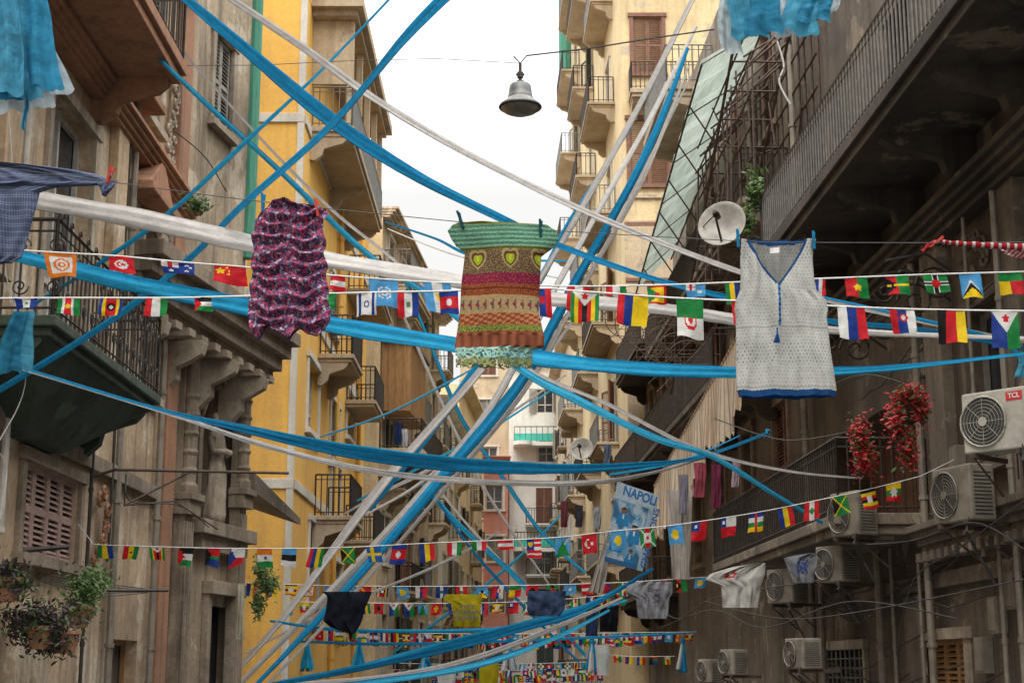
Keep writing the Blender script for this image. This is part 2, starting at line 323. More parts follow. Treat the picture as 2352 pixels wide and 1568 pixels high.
window(L,r_up,lp,'glass','stoneL'); window(L,r_w3,lp,'closed','stoneL','shGrey'); window(L,r_w4,lp,'glass','stoneL'); window(L,(8,9.2,5,8),lp,'glass','stone')
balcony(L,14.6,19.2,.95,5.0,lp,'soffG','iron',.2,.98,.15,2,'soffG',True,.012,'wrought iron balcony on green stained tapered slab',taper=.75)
balcony(L,11,18.9,1.15,9.35,lp,'terra','iron',.3,1.0,.14,3,'terra',label='terracotta balcony with carved corbels')
for a,w,mt in ((19.6,.55,'plL'),(23.2,.7,'terra'),(15.2,.5,'plL')):
    strip(L,a,a+w,.13,5.6 if a<23 else 0,22,mt,lp,'pilaster')
cornice(L,6,24.2,.35,8.75,9.0,'terra',lp); strip(L,6,24.1,.10,4.1,4.3,'stone',lp); cornice(L,6,24.2,.22,13.3,13.6,'stone',lp)
# pediment mouldings and carved ornament
for a,h in ((21.5,8.35),(22.6,12.6),(20.2,9.6)):
    b=MB(); P=L.P; b.hexa([P(a-.8,.01,h),P(a+.8,.01,h),P(a+.8,.3,h),P(a-.8,.3,h),P(a-.1,.01,h+.5),P(a+.1,.01,h+.5),P(a+.1,.3,h+.5),P(a-.1,.3,h+.5)]); b.box(L,a-.9,a+.9,.005,.38,h-.14,h-.002); b.make('pediment',['terra'],lp,bevel=.02)
def carved(fr,a,h,w,hh,mat,parent,n=16,name='carved_ornament',o=.08):
    b=MB()
    for i in range(n):
        k=i/n; scroll(b,fr.P(a+ru(-w,w)*.5,o+.05*rnd(),h+hh*k),fr.e,ru(.08,.16),1.2,rad=.03,sgn=random.choice((-1,1)))
    b.make(name,[mat],parent,smooth=True)
carved(L,22.8,9.3,.5,1.6,'stoneL',lp); carved(L,20.0,11,.5,1.2,'terra',lp); carved(L,19.9,3,.4,1.0,'terra',lp,8); carved(L,22.2,6.9,.7,1.2,'stoneL',lp,14)
for a,h0,h1,r,mt in ((15.95,3,12,.04,'frameW'),(20.6,0,22,.05,'pipe'),(22.95,0,9,.05,'pipe'),(19.3,0,5,.025,'cable'),(20.3,3,14,.02,'cable')): pipe(L,a,.1,h0,h1,r,mt,lp)
# canted bay with niche
r_n=C.rect(455,885,546,1205); r_cd=C.rect(468,1392,528,1568); r_cd=(r_cd[0],r_cd[1],.15,r_cd[3]); r_cu=C.rect(488,90,530,300)
ns0,ns1,nh0,nh1=r_n
wall(C,0,C.L,0,22,[r_n,r_cd,r_cu],'plC',lp,depth=.02); 
window(C,r_cd,lp,'dark',None,name='door',label='dark doorway'); window(C,r_cu,lp,'closed','stoneL','shGrey')
b=MB(); b.box(C,r_cd[0]-.16,r_cd[0],.003,.12,.1,r_cd[3]+.18); b.box(C,r_cd[1],r_cd[1]+.16,.003,.12,.1,r_cd[3]+.18); b.box(C,r_cd[0]-.2,r_cd[1]+.2,.004,.2,r_cd[3]+.181,r_cd[3]+.4); b.make('door_surround',['stone'],lp,bevel=.01)
b=MB(); R_=(ns1-ns0)/2; cs=(ns0+ns1)/2; hs=nh1-R_; N=14; P=C.P
arc=[(cs-R_*math.cos(math.pi*i/N),math.sin(math.pi*i/N)*R_) for i in range(N+1)]
DN=.45
for i in range(N):
    (x0,y0),(x1,y1)=arc[i],arc[i+1]
    b.quad([P(x0,.0,hs+y0),P(x1,.0,hs+y1),P(x1,.0,nh1),P(x0,.0,nh1)])
    b.quad([P(x0,-y0*DN,nh0),P(x1,-y1*DN,nh0),P(x1,-y1*DN,hs),P(x0,-y0*DN,hs)])
    for j in range(6):
        f0,f1=math.pi/2*j/6,math.pi/2*(j+1)/6
        q=lambda x,y,f:P(cs+(x-cs)*math.cos(f),-y*DN*math.cos(f),hs+R_*math.sin(f))
        b.quad([q(x0,y0,f0),q(x1,y1,f0),q(x1,y1,f1),q(x0,y0,f1)])
b.quad([P(ns0,.0,nh0),P(ns1,.0,nh0),P(ns1,-R_,nh0),P(ns0,-R_,nh0)])
pts=[P(ns0,.03,nh0)]+[P(x,.03,hs+y) for x,y in arc]+[P(ns1,.03,nh0)]; b.tube(pts,.05,6)
b.make('niche',['stone'],lp)
carved(C,cs,nh1+.1,1.2,.5,'stoneL',lp,12)
strip(C,ns0-.35,ns1+.35,.3,nh0-.25,nh0-.02,'stone',lp,'niche_shelf'); strip(C,ns0-.15,ns1+.15,.2,nh0-.5,nh0-.252,'stone',lp,'niche_bracket')
for um,w in ((415,.26),(571,.24)):
    a=C.hit(um,1000)[0]; a=min(a,C.L-.2); h0=C.hit(um,1135)[1]; h1=C.hit(um,725)[1]
    b=MB(); b.box(C,a-w*.6,a+w*.6,.004,.1,h0,h1)
    b.lathe(C.P(a,.16,0),[(.0,h0),(.16,h0),(.16,h0+.12),(.12,h0+.18),(.12,h1-.4),(.14,h1-.36),(.11,h1-.3),(.18,h1-.08),(.2,h1),(0,h1)],12)
    for k in range(5): b.lathe(C.P(a,.16,0),[(.12,h0+.3+k*.3),(.15,h0+.36+k*.3),(.12,h0+.42+k*.3)],10)
    for sg in (-1,1): scroll(b,C.P(a+sg*.12,.3,h1-.2),C.e,.1,1.3,rad=.03,sgn=sg)
    b.make('column',['stone'],lp,smooth=False)
    b=MB(); b.box(C,a-w*.7,a+w*.7,.004,.2,0,h0-.35)
    for k in range(4): b.box(C,a-w*.6+k*w*.33,a-w*.6+k*w*.33+.04,.2,.24,.6,h0-.45)
    b.box(C,a-w,a+w,.005,.3,h0-.349,h0-.12); b.box(C,a-w*1.1,a+w*1.1,.006,.36,h0-.119,h0-.01); b.make('pilaster',['stone'],lp,bevel=.01)
cornice(C,-3.2,C.L+.35,1.0,6.7,7.6,'stone',lp,'cornice',.55)
for a in (-2.4,-.9,.6,2.1):
    b=MB(); prof=[(0,1.0),(.2,1.02),(.42,.75),(.42,.5),(.62,.4),(.85,.25),(.9,0),(0,0)]; V=[]
    for da in (-.13,.13):
        for x,y in prof: V.append(C.P(a+da,.004+x*.9,6.57-y*.75))
    n=len(prof); b.add(V,[tuple(range(n)),tuple(range(n,2*n))]+[(j,(j+1)%n,n+(j+1)%n,n+j) for j in range(n)]); b.make('carved_bracket',['stoneL'],lp,bevel=.02)
b=MB(); b.tube([C.P(C.L-.03,.05,9),C.P(C.L-.03,.05,22)],.12,8); b.make('debris_netting',['greenstrip'],lp)
# statue
b=MB(); base=P(cs,-.05,nh0+.02); H=(nh1-nh0)*.8
prof=[(0,0),(.24,0),(.25,.08),(.22,.25),(.2,.4),(.19,.52),(.16,.62),(.18,.7),(.21,.77),(.19,.81),(.1,.835),(.07,.85),(.075,.865),(.092,.885),(.1,.92),(.09,.96),(.05,.99),(0,1)]
n=24;V=[]
for r,z in prof:
    sh=.035*math.sin(z*4.5)
    for j in range(n):
        a=2*math.pi*j/n; f=1+(.16*math.sin(a*5+z*7)+.07*math.sin(a*11-z*9))*(1 if z<.72 else .15); V.append(base+C.e*(math.cos(a)*r*f*H*.62+sh*H)+C.n*math.sin(a)*r*f*.55*H*.62+Vector((0,0,z*H)))
b.add(V,[(i*n+j,i*n+(j+1)%n,(i+1)*n+(j+1)%n,(i+1)*n+j) for i in range(len(prof)-1) for j in range(n)])
for sg in (-1,1): b.tube([base+C.e*sg*.12*H+Vector((0,0,.76*H)),base+C.e*sg*.17*H+C.n*.05+Vector((0,0,.62*H)),base+C.e*sg*.03*H+C.n*.12*H+Vector((0,0,.64*H))],[.04*H,.038*H,.028*H],8)
b.make('statue',['stoneL'],None,'weathered grey stone robed saint statue in arched niche','statue',smooth=True)
# bracket arm of iron
b=MB(); p0=on_y(265,1078,19.5); p1=on_y(662,1086,21.5); b.tube([p0,p1],.022,6); b.tube([on_y(285,1160,19.6),on_y(440,1082,20.4)],.015,5); b.tube([on_y(290,1090,19.6),on_y(285,1160,19.6),on_y(400,1150,20.2),on_y(500,1215,21)],.012,5); b.tube([L.P(19.5,0,4.0),p0],.02,5)
b.make('iron_bracket',['rust'],None,'long rusty iron bracket arm fixed to old wall','bracket')
b=MB()
for k in range(5): b.tube([on_y(60+8*k,1310+6*k,17.5),on_y(200+5*k,1335+9*k,18.2),on_y(340,1352+k*2,19)],.006,4)
b.tube([on_y(30,1265,17),on_y(155,1255,18)],.03,5); b.tube([on_y(240,1355,18.2),on_y(385,1355,19)],.02,5); b.make('drying_rack',['iron'],None,'iron clothes drying rack with thin wires','drying rack')
# ================================================= YELLOW BUILDING
YF=Fr((-9.5,33.97),(-4.84,33.97)); YS=Fr((-4.85,34),(-4.85,50))
yb=building('yellow_building',YS,5,'saffron yellow plaster building with white bands and roof loggia')
hw=[YS.rect(704,835,730,1000),YS.rect(756,925,776,1062),YS.rect(706,1200,728,1420),YS.rect(795,900,808,1010),YS.rect(756,640,776,770),YS.rect(700,480,722,640)]
hw.append(YS.rect(758,1080,778,1190)); hw.append(YS.rect(760,1290,780,1450)); hw.append((2.4,4.0,10.6,13)) 
ok=[]
for h in hw:
    if all(h[1]+.1<g[0] or h[0]-.1>g[1] or h[3]+.1<g[2] or h[2]-.1>g[3] for g in ok) and h[1]<15.9: ok.append(h)
wall(YS,0,16,0,17.3,ok,'plY',yb,thick=8)
for i,h in enumerate(ok): window(YS,h,yb,'closed' if i%3==1 else 'glass','trimW','shGrey')
b=MB(); b.quad([YF.P(0,.0,0),YF.P(YF.L,.0,0),YF.P(YF.L,.0,21),YF.P(0,.0,21)]); b.quad([YF.P(YF.L,0,17.31),YF.P(YF.L,-1.2,17.31),YF.P(YF.L,-1.2,21),YF.P(YF.L,0,21)]); b.make('wall',['plY'],yb)
for h0 in (5.55,9.9,14.1): 
    strip(YS,0.05,16,.05,h0,h0+.22,'trimW',yb,'band'); strip(YF,0,YF.L,.05,h0+.001,h0+.221,'trimW',yb,'band')
strip(YF,YF.L-.16,YF.L+.001,.04,0,21,'trimW',yb,'corner_strip')
balcony(YS,1.0,9.4,1.05,14.4,yb,'soffB','railg',.25,1.0,.14,3,'soffB',rt=.014,label='long brown roof balcony')
balcony(YS,3.6,6.0,.9,9.35,yb,'soffB','iron',.2,1.0,.13,2,rt=.014); balcony(YS,3.4,6.2,.95,5.3,yb,'soffB','iron',.2,1.0,.13,2,rt=.014); balcony(YS,10,13,.9,9.3,yb,'soffB','iron',.2,rt=.014); balcony(YS,10.5,14,.9,5.3,yb,'soffB','iron',.2,rt=.014)
balcony(YS,9.8,14,1.0,12.6,yb,'soffB','iron',.2,rt=.014)
b=MB(); b.box(YS,.6,9.8,-2,1.25,17.302,17.55); b.box(YS,.8,9.6,.01,1.1,17.15,17.299); b.make('eave',['soffB'],yb)
for a in (1.1,3.2,5.3,7.4,9.2): b=MB(); b.box(YS,a,a+.15,.85,1.0,14.41,17.14); b.make('loggia_post',['beige'],yb)
b=MB(); b.box(YS,1.1,1.2,.003,.85,15.5,17.14); b.make('loggia_panel',['beige'],yb)
pipe(YS,7.2,.1,0,17,.07,'plY',yb); pipe(YS,13.2,.1,0,17,.07,'plY',yb); pipe(YF,3.4,.1,0,21,.05,'trimW',yb)
# lean-to roof near base
b=MB(); lr=[on_y(585,1085,30),on_y(690,1190,33),on_y(690,1205,33),on_y(585,1130,30)]
b.hexa(lr+[q+Vector((-1.5,0,.5)) for q in lr]); b.make('lean_to_roof',['darkst'],yb)
# ================================================= GENERIC FAR FACADES
def facade(name,p0,p1,H,mat,label,sto=3.3,wsp=3.2,bal=.5,trim='trimW',side=1,shs=('shBrown','shGreen','shGrey'),bo=.9,thick=8,h_base=1.0,ww=1.1,bx=(.3,.8),eave=True,soff='soffB'):
    fr=Fr(p0,p1,side); e=building(name,fr,fr.L/2,label); holes=[]; B=[]
    n=max(1,int(fr.L/wsp)); x0=(fr.L-n*wsp)/2
    k=0
    while h_base+sto*k+2.6<H:
        for i in range(n):
            a=x0+wsp*(i+.5)-ww/2+ru(-.1,.1); french=rnd()<bal; hb=h_base+sto*k+(.1 if french else .9); ht=h_base+sto*k+2.5
            holes.append((a,a+ww,hb,ht)); B.append(french)
        k+=1
    wall(fr,0,fr.L,0,H,holes,mat,e,thick=thick)
    for h,f in zip(holes,B):
        window(fr,h,e,random.choice(('glass','closed','open')),trim if rnd()<.8 else None,random.choice(shs))
        if f: balcony(fr,h[0]-ru(*bx),h[1]+ru(*bx),bo*ru(.8,1.1),h[2],e,soff,random.choice(('iron','railg')),.2,1.0,.17,2 if fr.p.y<80 else 0,rt=.016)
    if eave: cornice(fr,-.2,fr.L+.2,.6,H-.1,H+.25,mat,e)
    return fr,e
F1,e1=facade('peeling_house',(-4.5,51),(-3.3,68),17,'peeled','peeling brown plaster house with small iron balconies',bal=.4,bo=.75,soff='beige')
b=MB(); b.quad([(-9,50.9,0),(-4.45,50.9,0),(-4.45,50.9,17),(-9,50.9,17)]); b.make('wall',['beige2'],e1)
F1b,e1b=facade('grey_house',(-3.25,68.2),(-2.7,80),13.5,'white','pale grey plaster house with brown shutters',bal=.3,bo=.7,soff='beige')
# wooden enclosed balcony
b=MB(); fr=F1; b.box(fr,.3,4.5,.003,1.0,10.2,12.6); 
for i in range(14): b.box(fr,.3+i*.3,.36+i*.3,1.001,1.05,10.2,12.6)
for i in range(4): b.box(fr,.25,.299,.05+i*.25,.12+i*.25,10.2,12.6)
b.make('wooden_veranda',['doorO'],e1); strip(fr,.1,4.8,1.15,12.61,12.75,'darkst',e1,'veranda_roof')
balcony(fr,.1,6.2,1.5,8.9,e1,'beige','iron',.35,1.0,.15,3,rt=.016)
balcony(fr,.5,6,1.0,14.9,e1,'beige','railg',.3,1.0,.15,2,rt=.016)
F2,e2=facade('ochre_house',(-2.8,80.3),(-1.9,98),16.5,'beige2','pale ochre house with shuttered windows',bal=.2,bo=.7,soff='beige')
F3,e3=facade('white_house',(-.2,101),(7,101),21.5,'white','dirty white apartment house with green netted balconies',bal=.3,wsp=2.4,soff='white')
F4,e4=facade('pink_house',(-1.85,99.5),(-.25,99.5),15,'pink','narrow pink rusticated house front',wsp=1.5,bal=0)
F5,e5=facade('tower_house',(-3.6,105),(0.3,105),24,'beige','small beige rooftop tower house',wsp=2,bal=.2)
for h,x1 in ((16.3,5.2),(9.4,3.2)):
    b=MB(); b.box(F3,.3,x1,.012,1.2,h-.25,h); b.lathe(F3.P(.9,1.2,0),[(.0,h-.251),(.6,h-.251),(.6,h+.001),(0,h+.001)],16); b.make('balcony_slab',['white'],e3)
    b=MB(); b.box(F3,.35,x1-.05,1.1,1.13,h+.05,h+.55,0); b.tube([F3.P(.35,1.12,h+1),F3.P(x1,1.12,h+1)],.03,4,1)
    for i in range(14): a=.35+(x1-.4)*i/13; b.tube([F3.P(a,1.12,h),F3.P(a,1.12,h+1)],.02,4,1)
    b.make('netted_railing',['teal','iron'],e3)
# ================================================= RIGHT SIDE
R=Fr((6.3,0),(2.8,100),-1)
ry,ey=facade('tall_yellow_house',(3.95,52),(3.25,80),40,'beige2','tall pale yellow house stacked with iron balconies',bal=.9,side=-1,bo=1.0,wsp=9.0,sto=4.3,ww=1.5,bx=(1.0,2.2))
fr=Fr((3.96,51.95),(9,51.95)); 
rw=fr.rect(1448,275,1535,425); rw2=fr.rect(1455,40,1520,170); rw3=fr.rect(1448,520,1530,640)
wall(fr,0,5.0,0,40,[rw,rw2,rw3],'beige2',ey,thick=.3)
for q in (rw,rw2,rw3): window(fr,q,ey,'closed','shBrown','shBrown')
h_=fr.hit(1450,425)[1]
strip(fr,0,5,.1,h_-.5,h_-.35,'beige',ey,'band'); balcony(fr,.2,2.8,1.0,fr.hit(1500,232)[1]+.1,ey,'soffB','iron',.3,1.0,.15,2,rt=.016)
strip(fr,.0,5,.08,8,h_-1.3,'beige',ey,'rendered_panel')
b=MB(); b.tube([ry.P(27.9,.25,33),ry.P(27.9,.25,40)],.4,8); b.make('debris_netting',['greenstrip'],ey)
F6,e6=facade('dark_corner_house',(3.3,80.5),(2.9,100.5),20,'beige','soot stained beige corner house',bal=.5,side=-1,bo=.6)
# middle right house
rm=building('verandah_house',R,35,'grimy grey brown house with green fibreglass canopy and striped awning')
mh=[]
for a in (29,32.5,36,39.5):
    for h in (5.2,9,13.2): mh.append((a,a+1.3,h-.9,h+1.5))
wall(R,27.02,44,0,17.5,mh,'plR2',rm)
for i,h in enumerate(mh): window(R,h,rm,random.choice(('glass','open','closed')),'stone',random.choice(('shGreen','shBrown')))
lh=[(a,a+1.2,h-.9,h+1.5) for a in (45.5,48.6) for h in (5.2,9)]
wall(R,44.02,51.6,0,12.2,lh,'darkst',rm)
for h in lh: window(R,h,rm,random.choice(('glass','closed')),'stone','shBrown')
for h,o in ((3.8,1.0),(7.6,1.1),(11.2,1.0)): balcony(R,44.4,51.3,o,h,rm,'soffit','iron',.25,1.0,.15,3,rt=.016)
P=R.P
def cq(k,m): # k along, m from wall to outer edge
    a=P(29.3,.15,14.5).lerp(P(43.3,.15,13.4),k); c=P(27.4,1.75,12.9).lerp(P(38.6,1.75,11.2),k); return a.lerp(c,m)
b=MB(); n=40
for i in range(n):
    for j in range(3):
        b.add([cq(i/n,j/3)+Vector((0,0,.05*math.sin(i*1.9))),cq((i+1)/n,j/3)+Vector((0,0,.05*math.sin(i*1.9+1.9))),cq((i+1)/n,(j+1)/3)+Vector((0,0,.05*math.sin(i*1.9+1.9))),cq(i/n,(j+1)/3)+Vector((0,0,.05*math.sin(i*1.9)))],[(0,1,2,3)])
b.make('fibreglass_canopy',['canopy'],rm)
b=MB(); dz=Vector((0,0,-.08))
for i in range(0,29,5): b.tube([cq(i/28,0)+dz,cq(i/28,1)+dz],.014,4)
for m in (0,1): b.tube([cq(0,m)+dz,cq(1,m)+dz],.022,4)
for i in range(1,7): p_=cq(i/7,1)+dz; b.tube([p_,p_+Vector((1.3,.5,-1.8))],.02,4)
b.make('canopy_frame',['rust'],rm)
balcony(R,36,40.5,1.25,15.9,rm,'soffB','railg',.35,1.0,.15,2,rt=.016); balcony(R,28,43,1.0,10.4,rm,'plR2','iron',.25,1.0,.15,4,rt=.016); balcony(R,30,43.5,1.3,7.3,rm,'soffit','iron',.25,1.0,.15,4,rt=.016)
# awning
def awning(a0,a1,o1,hw,hh,name,par,drop=.3,hh2=None):
    b=MB(); n=int((a1-a0)/.22); hh2=hh if hh2 is None else hh2
    for i in range(n):
        k0,k1=i/n,(i+1)/n; g0=hh+(hh2-hh)*k0; g1=hh+(hh2-hh)*k1; s0=a0+(a1-a0)*k0; s1=a0+(a1-a0)*k1; z0=g0+.05*math.sin(i*1.3); z1=g1+.05*math.sin((i+1)*1.3); w0=.08*math.sin(i*.9); w1=.08*math.sin((i+1)*.9)
        d0=drop*(1+.12*math.sin(i*.31)); d1=drop*(1+.12*math.sin((i+1)*.31)); W0=hw-(hh-g0); W1=hw-(hh-g1)
        b.quad([P(s0,.02,W0),P(s1,.02,W1),P(s1,o1*.5,(W1+g1)/2-.09),P(s0,o1*.5,(W0+g0)/2-.09)]); b.quad([P(s0,o1*.5,(W0+g0)/2-.09),P(s1,o1*.5,(W1+g1)/2-.09),P(s1,o1,z1),P(s0,o1,z0)])
        b.add([P(s0,o1,z0),P(s1,o1,z1),P(s1,o1+.02+w1,z1-d1),P((s0+s1)/2,o1+.02+w0,(z0+z1)/2-.08-d0),P(s0,o1+.02+w0,z0-d0)],[(0,1,2,3,4)])
    b.tube([P(a0,o1,hh),P(a1,o1,hh2)],.025,6); return b.make(name,['awn'],par)
awning(24.9,36.5,1.65,8.2,7.1,'awning',rm,1.25,5.9); awning(38,43,1.3,6.9,5.6,'awning',rm,.6); awning(45,50.5,1.2,7.0,5.9,'awning',rm)
# near right palazzo
rp=building('shaded_palazzo',R,19,'palazzo coloured dark for shade with huge projecting balcony and air conditioners')
r_s1=R.rect(1965,800,2070,955); r_g=R.rect(1905,1490,1990,1568); r_g=(r_g[0],r_g[1],1.2,r_g[3]); r_s2=R.rect(2115,1468,2225,1568); r_s2=(r_s2[0],r_s2[1],.2,r_s2[3])
r_b1=(17.2,18.6,4.0,5.9); r_b2=(16.2,17.4,8.25,10.9); r_b3=(20,21.2,8.25,10.9)
if r_s1[0]<r_b1[1]: r_b1=(15,16.4,4,5.9)
hl=[(20.6,26.6,3.75,5.4),r_s1,r_g,r_s2,r_b1,r_b2,r_b3,(13,14.4,8.3,10.9)]
good=[]
for h in hl:
    if all(h[1]<g[0] or h[0]>g[1] or h[3]<g[2] or h[2]>g[3] for g in good): good.append(h)
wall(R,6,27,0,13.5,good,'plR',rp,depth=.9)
for h in good:
    if h[0]==20.6: 
        b=MB(); b.quad([R.P(h[0],-.9,h[2]),R.P(h[1],-.9,h[2]),R.P(h[1],-.9,h[3]),R.P(h[0],-.9,h[3])]); 
        for i in range(12): b.box(R,h[0]+.5*i,h[0]+.5*i+.44,-.88,-.85,h[2],h[3])
        b.make('loggia_back',['shBrown'],rp)
    elif h==r_s2: window(R,h,rp,'closed','stoneL','doorO',d=.2)
    elif h==r_s1: window(R,h,rp,'open','darkst','shGreen')
    elif h==r_g:
        e=window(R,h,rp,'dark','stoneL')
        b=MB()
        for i in range(9):
            a=h[0]+(h[1]-h[0])*i/8; b.tube([R.P(a,.02,h[2]),R.P(a,.02,h[3])],.016,4)
        for i in range(6):
            z=h[2]+(h[3]-h[2])*i/5; b.tube([R.P(h[0],.03,z),R.P(h[1],.03,z)],.014,4)
        b.make('grille',['railg'],e)
    else: window(R,h,rp,'glass','darkst','shGreen',fm='shGrey')
balcony(R,7,24.6,1.35,8.3,rp,'soffit','railg',.3,1.0,.15,9,'soffit',rt=.015,label='huge dark balcony with long grey railing')  # slab and corbels share a near-black base tone
cornice(R,6,26.9,.45,7.0,7.35,'soffit',rp); cornice(R,6,20.4,.4,3.1,3.45,'plR2',rp,dent=.3); strip(R,6,26.9,.1,2.65,2.85,'plR2',rp); strip(R,19.2,19.9,.16,3.5,7.0,'plR2',rp,'pilaster'); strip(R,16.4,16.9,.16,3.5,7.0,'darkst',rp,'pilaster')
strip(R,21.0,21.7,.1,.2,2.6,'plR2',rp,'rendered_panel')
balcony(R,20.4,30.5,1.3,3.65,rp,'plR2','iron',.28,1.0,.14,0,rt=.012,label='balcony hung with washing')
for a,h0,h1,r in ((26.9,0,13,.06),(20.2,0,8,.05),(16.95,0,7,.04),(22.6,0,3.3,.06),(26.2,0,3.3,.05),(18.0,2.9,7,.025),(21.9,0,3.3,.03),(17.5,0,3.1,.03),(20.6,0,3.1,.025)): pipe(R,a,.18,h0,h1,r,'pipe',rp)
carved(R,17.8,6.1,1.0,.7,'darkst',rp,10); carved(R,19.55,6.2,.4,.7,'stone',rp,8)
for k in range(6):
    h=ru(1.2,2.5) if k<3 else ru(3.7,6); a=17.3+k*.55; b=MB(); b.box(R,a,a+.32,.004,.13,h,h+.42); b.box(R,a+.03,a+.29,.13,.14,h+.03,h+.39); b.make('meter_box',['pipe'],rp,bevel=.01)
# curved iron brackets below balcony
for a in (18.2,19.0,20.6,22.0):
    b=MB(); b.tube([R.P(a,.05,6.2),R.P(a,.6,6.6),R.P(a,1.1,6.5)],.02,5); scroll(b,R.P(a,.5,6.2),R.n,.25,1.6,rad=.018); scroll(b,R.P(a,.9,6.3),R.n,.14,1.4,rad=.014,sgn=-1)
    b.make('scroll_bracket',['iron'],rp)
# old awning framework on the wall between the two houses
b=MB()
for k in range(13):
    a=24.9+k*.5; b.tube([P(a,.15,8.6),P(a+ru(-.06,.06),.15,13.6)],.024,4); b.tube([P(a,.15,13.2-ru(0,.3)),P(a+ru(-.1,.1),1.35,12.0+ru(-.2,.2))],.02,4)
    b.tube([P(a,1.3,12.0+ru(-.3,.3)),P(a+ru(-.15,.15),1.3+ru(-.1,.1),ru(9,9.8))],.018,4)
for z in (9.0,9.6,10.2,10.8,11.4,12.0,12.6,13.2): b.tube([P(24.9,.17,z+ru(-.05,.05)),P(30.9,.17,z+ru(-.05,.05))],.02,4); b.tube([P(24.9,1.3,z-.6+ru(-.1,.1)),P(30.6,1.35,z-.9+ru(-.1,.1))],.018,4)
for k in range(8): a=ru(25,31); b.tube([P(a,ru(.1,1.3),ru(9,13.2)),P(a+ru(-1.2,1.2),ru(.1,1.4),ru(9,13.2))],.018,4)
for k in range(14): z=12.3-k*.32; a=26+k*.62; b.tube([P(a,.5,z),P(a,1.45,z)],.02,4)
for o in (.5,1.45): b.tube([P(25.5,o,12.6),P(34.7,o,7.8)],.028,4)
b.make('iron_lattice',['rust'],None,'dark rusty iron lattice and stair of old awning frame','metal frame')
for q_ in range(7):
    b=MB(); c=on_y(1440+q_*22,740+q_*16,36-q_); scroll(b,c,Vector((1,0,0)),.9-.05*q_,1,rad=.012); 
    for j in range(8): a=j*math.pi/4; b.tube([c,c+Vector((math.cos(a)*.8,0,math.sin(a)*.8))],.008,4)
    b.make('iron_wheel_lattice',['rust'],None,'rusty round iron lattice hanging beside balconies','metal frame','rusty round iron lattices')
# ------------------------------------------------ dishes
def dish(u,v,Y,dpx,ax,label):
    c=on_y(u,v,Y); r=dpx/2*Y/FP; e=empty('satellite_dish',c,None,label,'satellite dish','satellite dishes on the facades'); ax=Vector(ax).normalized()
    b=MB(); b.lathe(c,[(0,0),(r*.3,r*.03),(r*.6,r*.1),(r*.85,r*.2),(r,r*.28),(r*1.02,r*.27),(r*.85,r*.17),(0,-r*.04)],28,0,ax); b.make('reflector',['dish'],e,smooth=True)
    b=MB(); f=c+ax*r*1.1; b.tube([c-Vector((0,0,r*.95))+ax*r*.2,f-Vector((0,0,r*.2))],.02,5); b.tube([c+ax.cross(Vector((0,0,1))).normalized()*r*.8+ax*r*.2,f],.012,4); b.lathe(f-ax*.12,[(0,0),(.05,0),(.06,.1),(.03,.2),(0,.2)],10,0,ax); b.make('feed_arm',['iron'],e)
    b=MB(); b.tube([c-ax*.02,c-ax*.3,c-ax*.3+Vector((.4,0,-.5))],.03,6); b.make('mount',['rust'],e)
dish(1662,520,24,116,(-.45,-1,.25),'large off white satellite dish on grimy facade'); dish(1337,1032,44,54,(-.3,-1,.2),'small white satellite dish by balcony')
# ------------------------------------------------ air conditioners
def ac(u,v,Y,yaw,w,h,d,label,logo=False,mt='acw'):
    c=on_y(u,v,Y); ang=math.radians(yaw); n=Vector((-math.sin(ang),-math.cos(ang),0)); f=Fr((0,0),(1,0)); f.p=Vector((c.x,c.y,0)); f.n=n; f.e=Vector((0,0,1)).cross(n)
    z=c.z; e=empty('air_conditioner',(c.x,c.y,z-h/2),None,label,'air conditioner','air conditioner units on facades')
    b=MB(); b.box(f,-w/2,w/2,-d,0,z-h/2,z+h/2); b.make('casing',[mt],e,bevel=.02)
    b=MB(); b.lathe(f.P(-w*.16,.004,z),[(0,0),(h*.40,0),(h*.40,.006),(0,.006)],28,0,n); b.make('fan_recess',['acd'],e)
    b=MB()
    for k in range(1,8): 
        r=h*.41*k/7; b.tube([f.P(-w*.16+math.cos(a*math.pi/12)*r,.02,z+math.sin(a*math.pi/12)*r) for a in range(25)],.0025 if k<7 else .01,4)
    for k in range(8): a=k*math.pi/4; b.tube([f.P(-w*.16,.022,z),f.P(-w*.16+math.cos(a)*h*.4,.022,z+math.sin(a)*h*.4)],.0025,4)
    b.lathe(f.P(-w*.16,.02,z),[(0,.01),(h*.08,.01),(h*.08,0)],12,0,n); b.make('fan_guard',[mt],e)
    for sgn in (-1,1):
        b=MB(); x0=-w/2-.004 if sgn<0 else w/2-.004
        for k in range(12): zz=z-h*.4+h*.8*k/12; b.box(f,x0,x0+.008,-d*.85,-d*.15,zz,zz+h*.025)
        b.make('side_louvre',['acd'],e)
    for x in (-w*.35,w*.35): b=MB(); b.box(f,x-.02,x+.02,-d-.3,.02,z-h/2-.05,z-h/2-.003); b.tube([f.P(x,0,z-h/2-.04),f.P(x,-d-.2,z-h/2-.4)],.015,4); b.make('bracket',['rust'],e)
    b=MB(); b.tube([f.P(w*.4,-.02,z-h*.4),f.P(w*.45,.06,z-h*.7),f.P(w*.3,-d*.5,z-h*1.1),f.P(w*.35,-d,z-h*1.6)],.018,5); b.make('hose',['cable'],e)
    if logo: text('TCL',.07,f.P(w*.33,.006,z+h*.36),n,'whiteprint',e); bb=MB(); bb.box(f,w*.33-.09,w*.33+.09,.001,.004,z+h*.36-.045,z+h*.36+.045); bb.make('badge',['red'],e)
A='aged cream air conditioner on dark wall'
ac(2283,965,15.3,48,.72,.62,.32,'white air conditioner with red badge on wall',True,'acn')
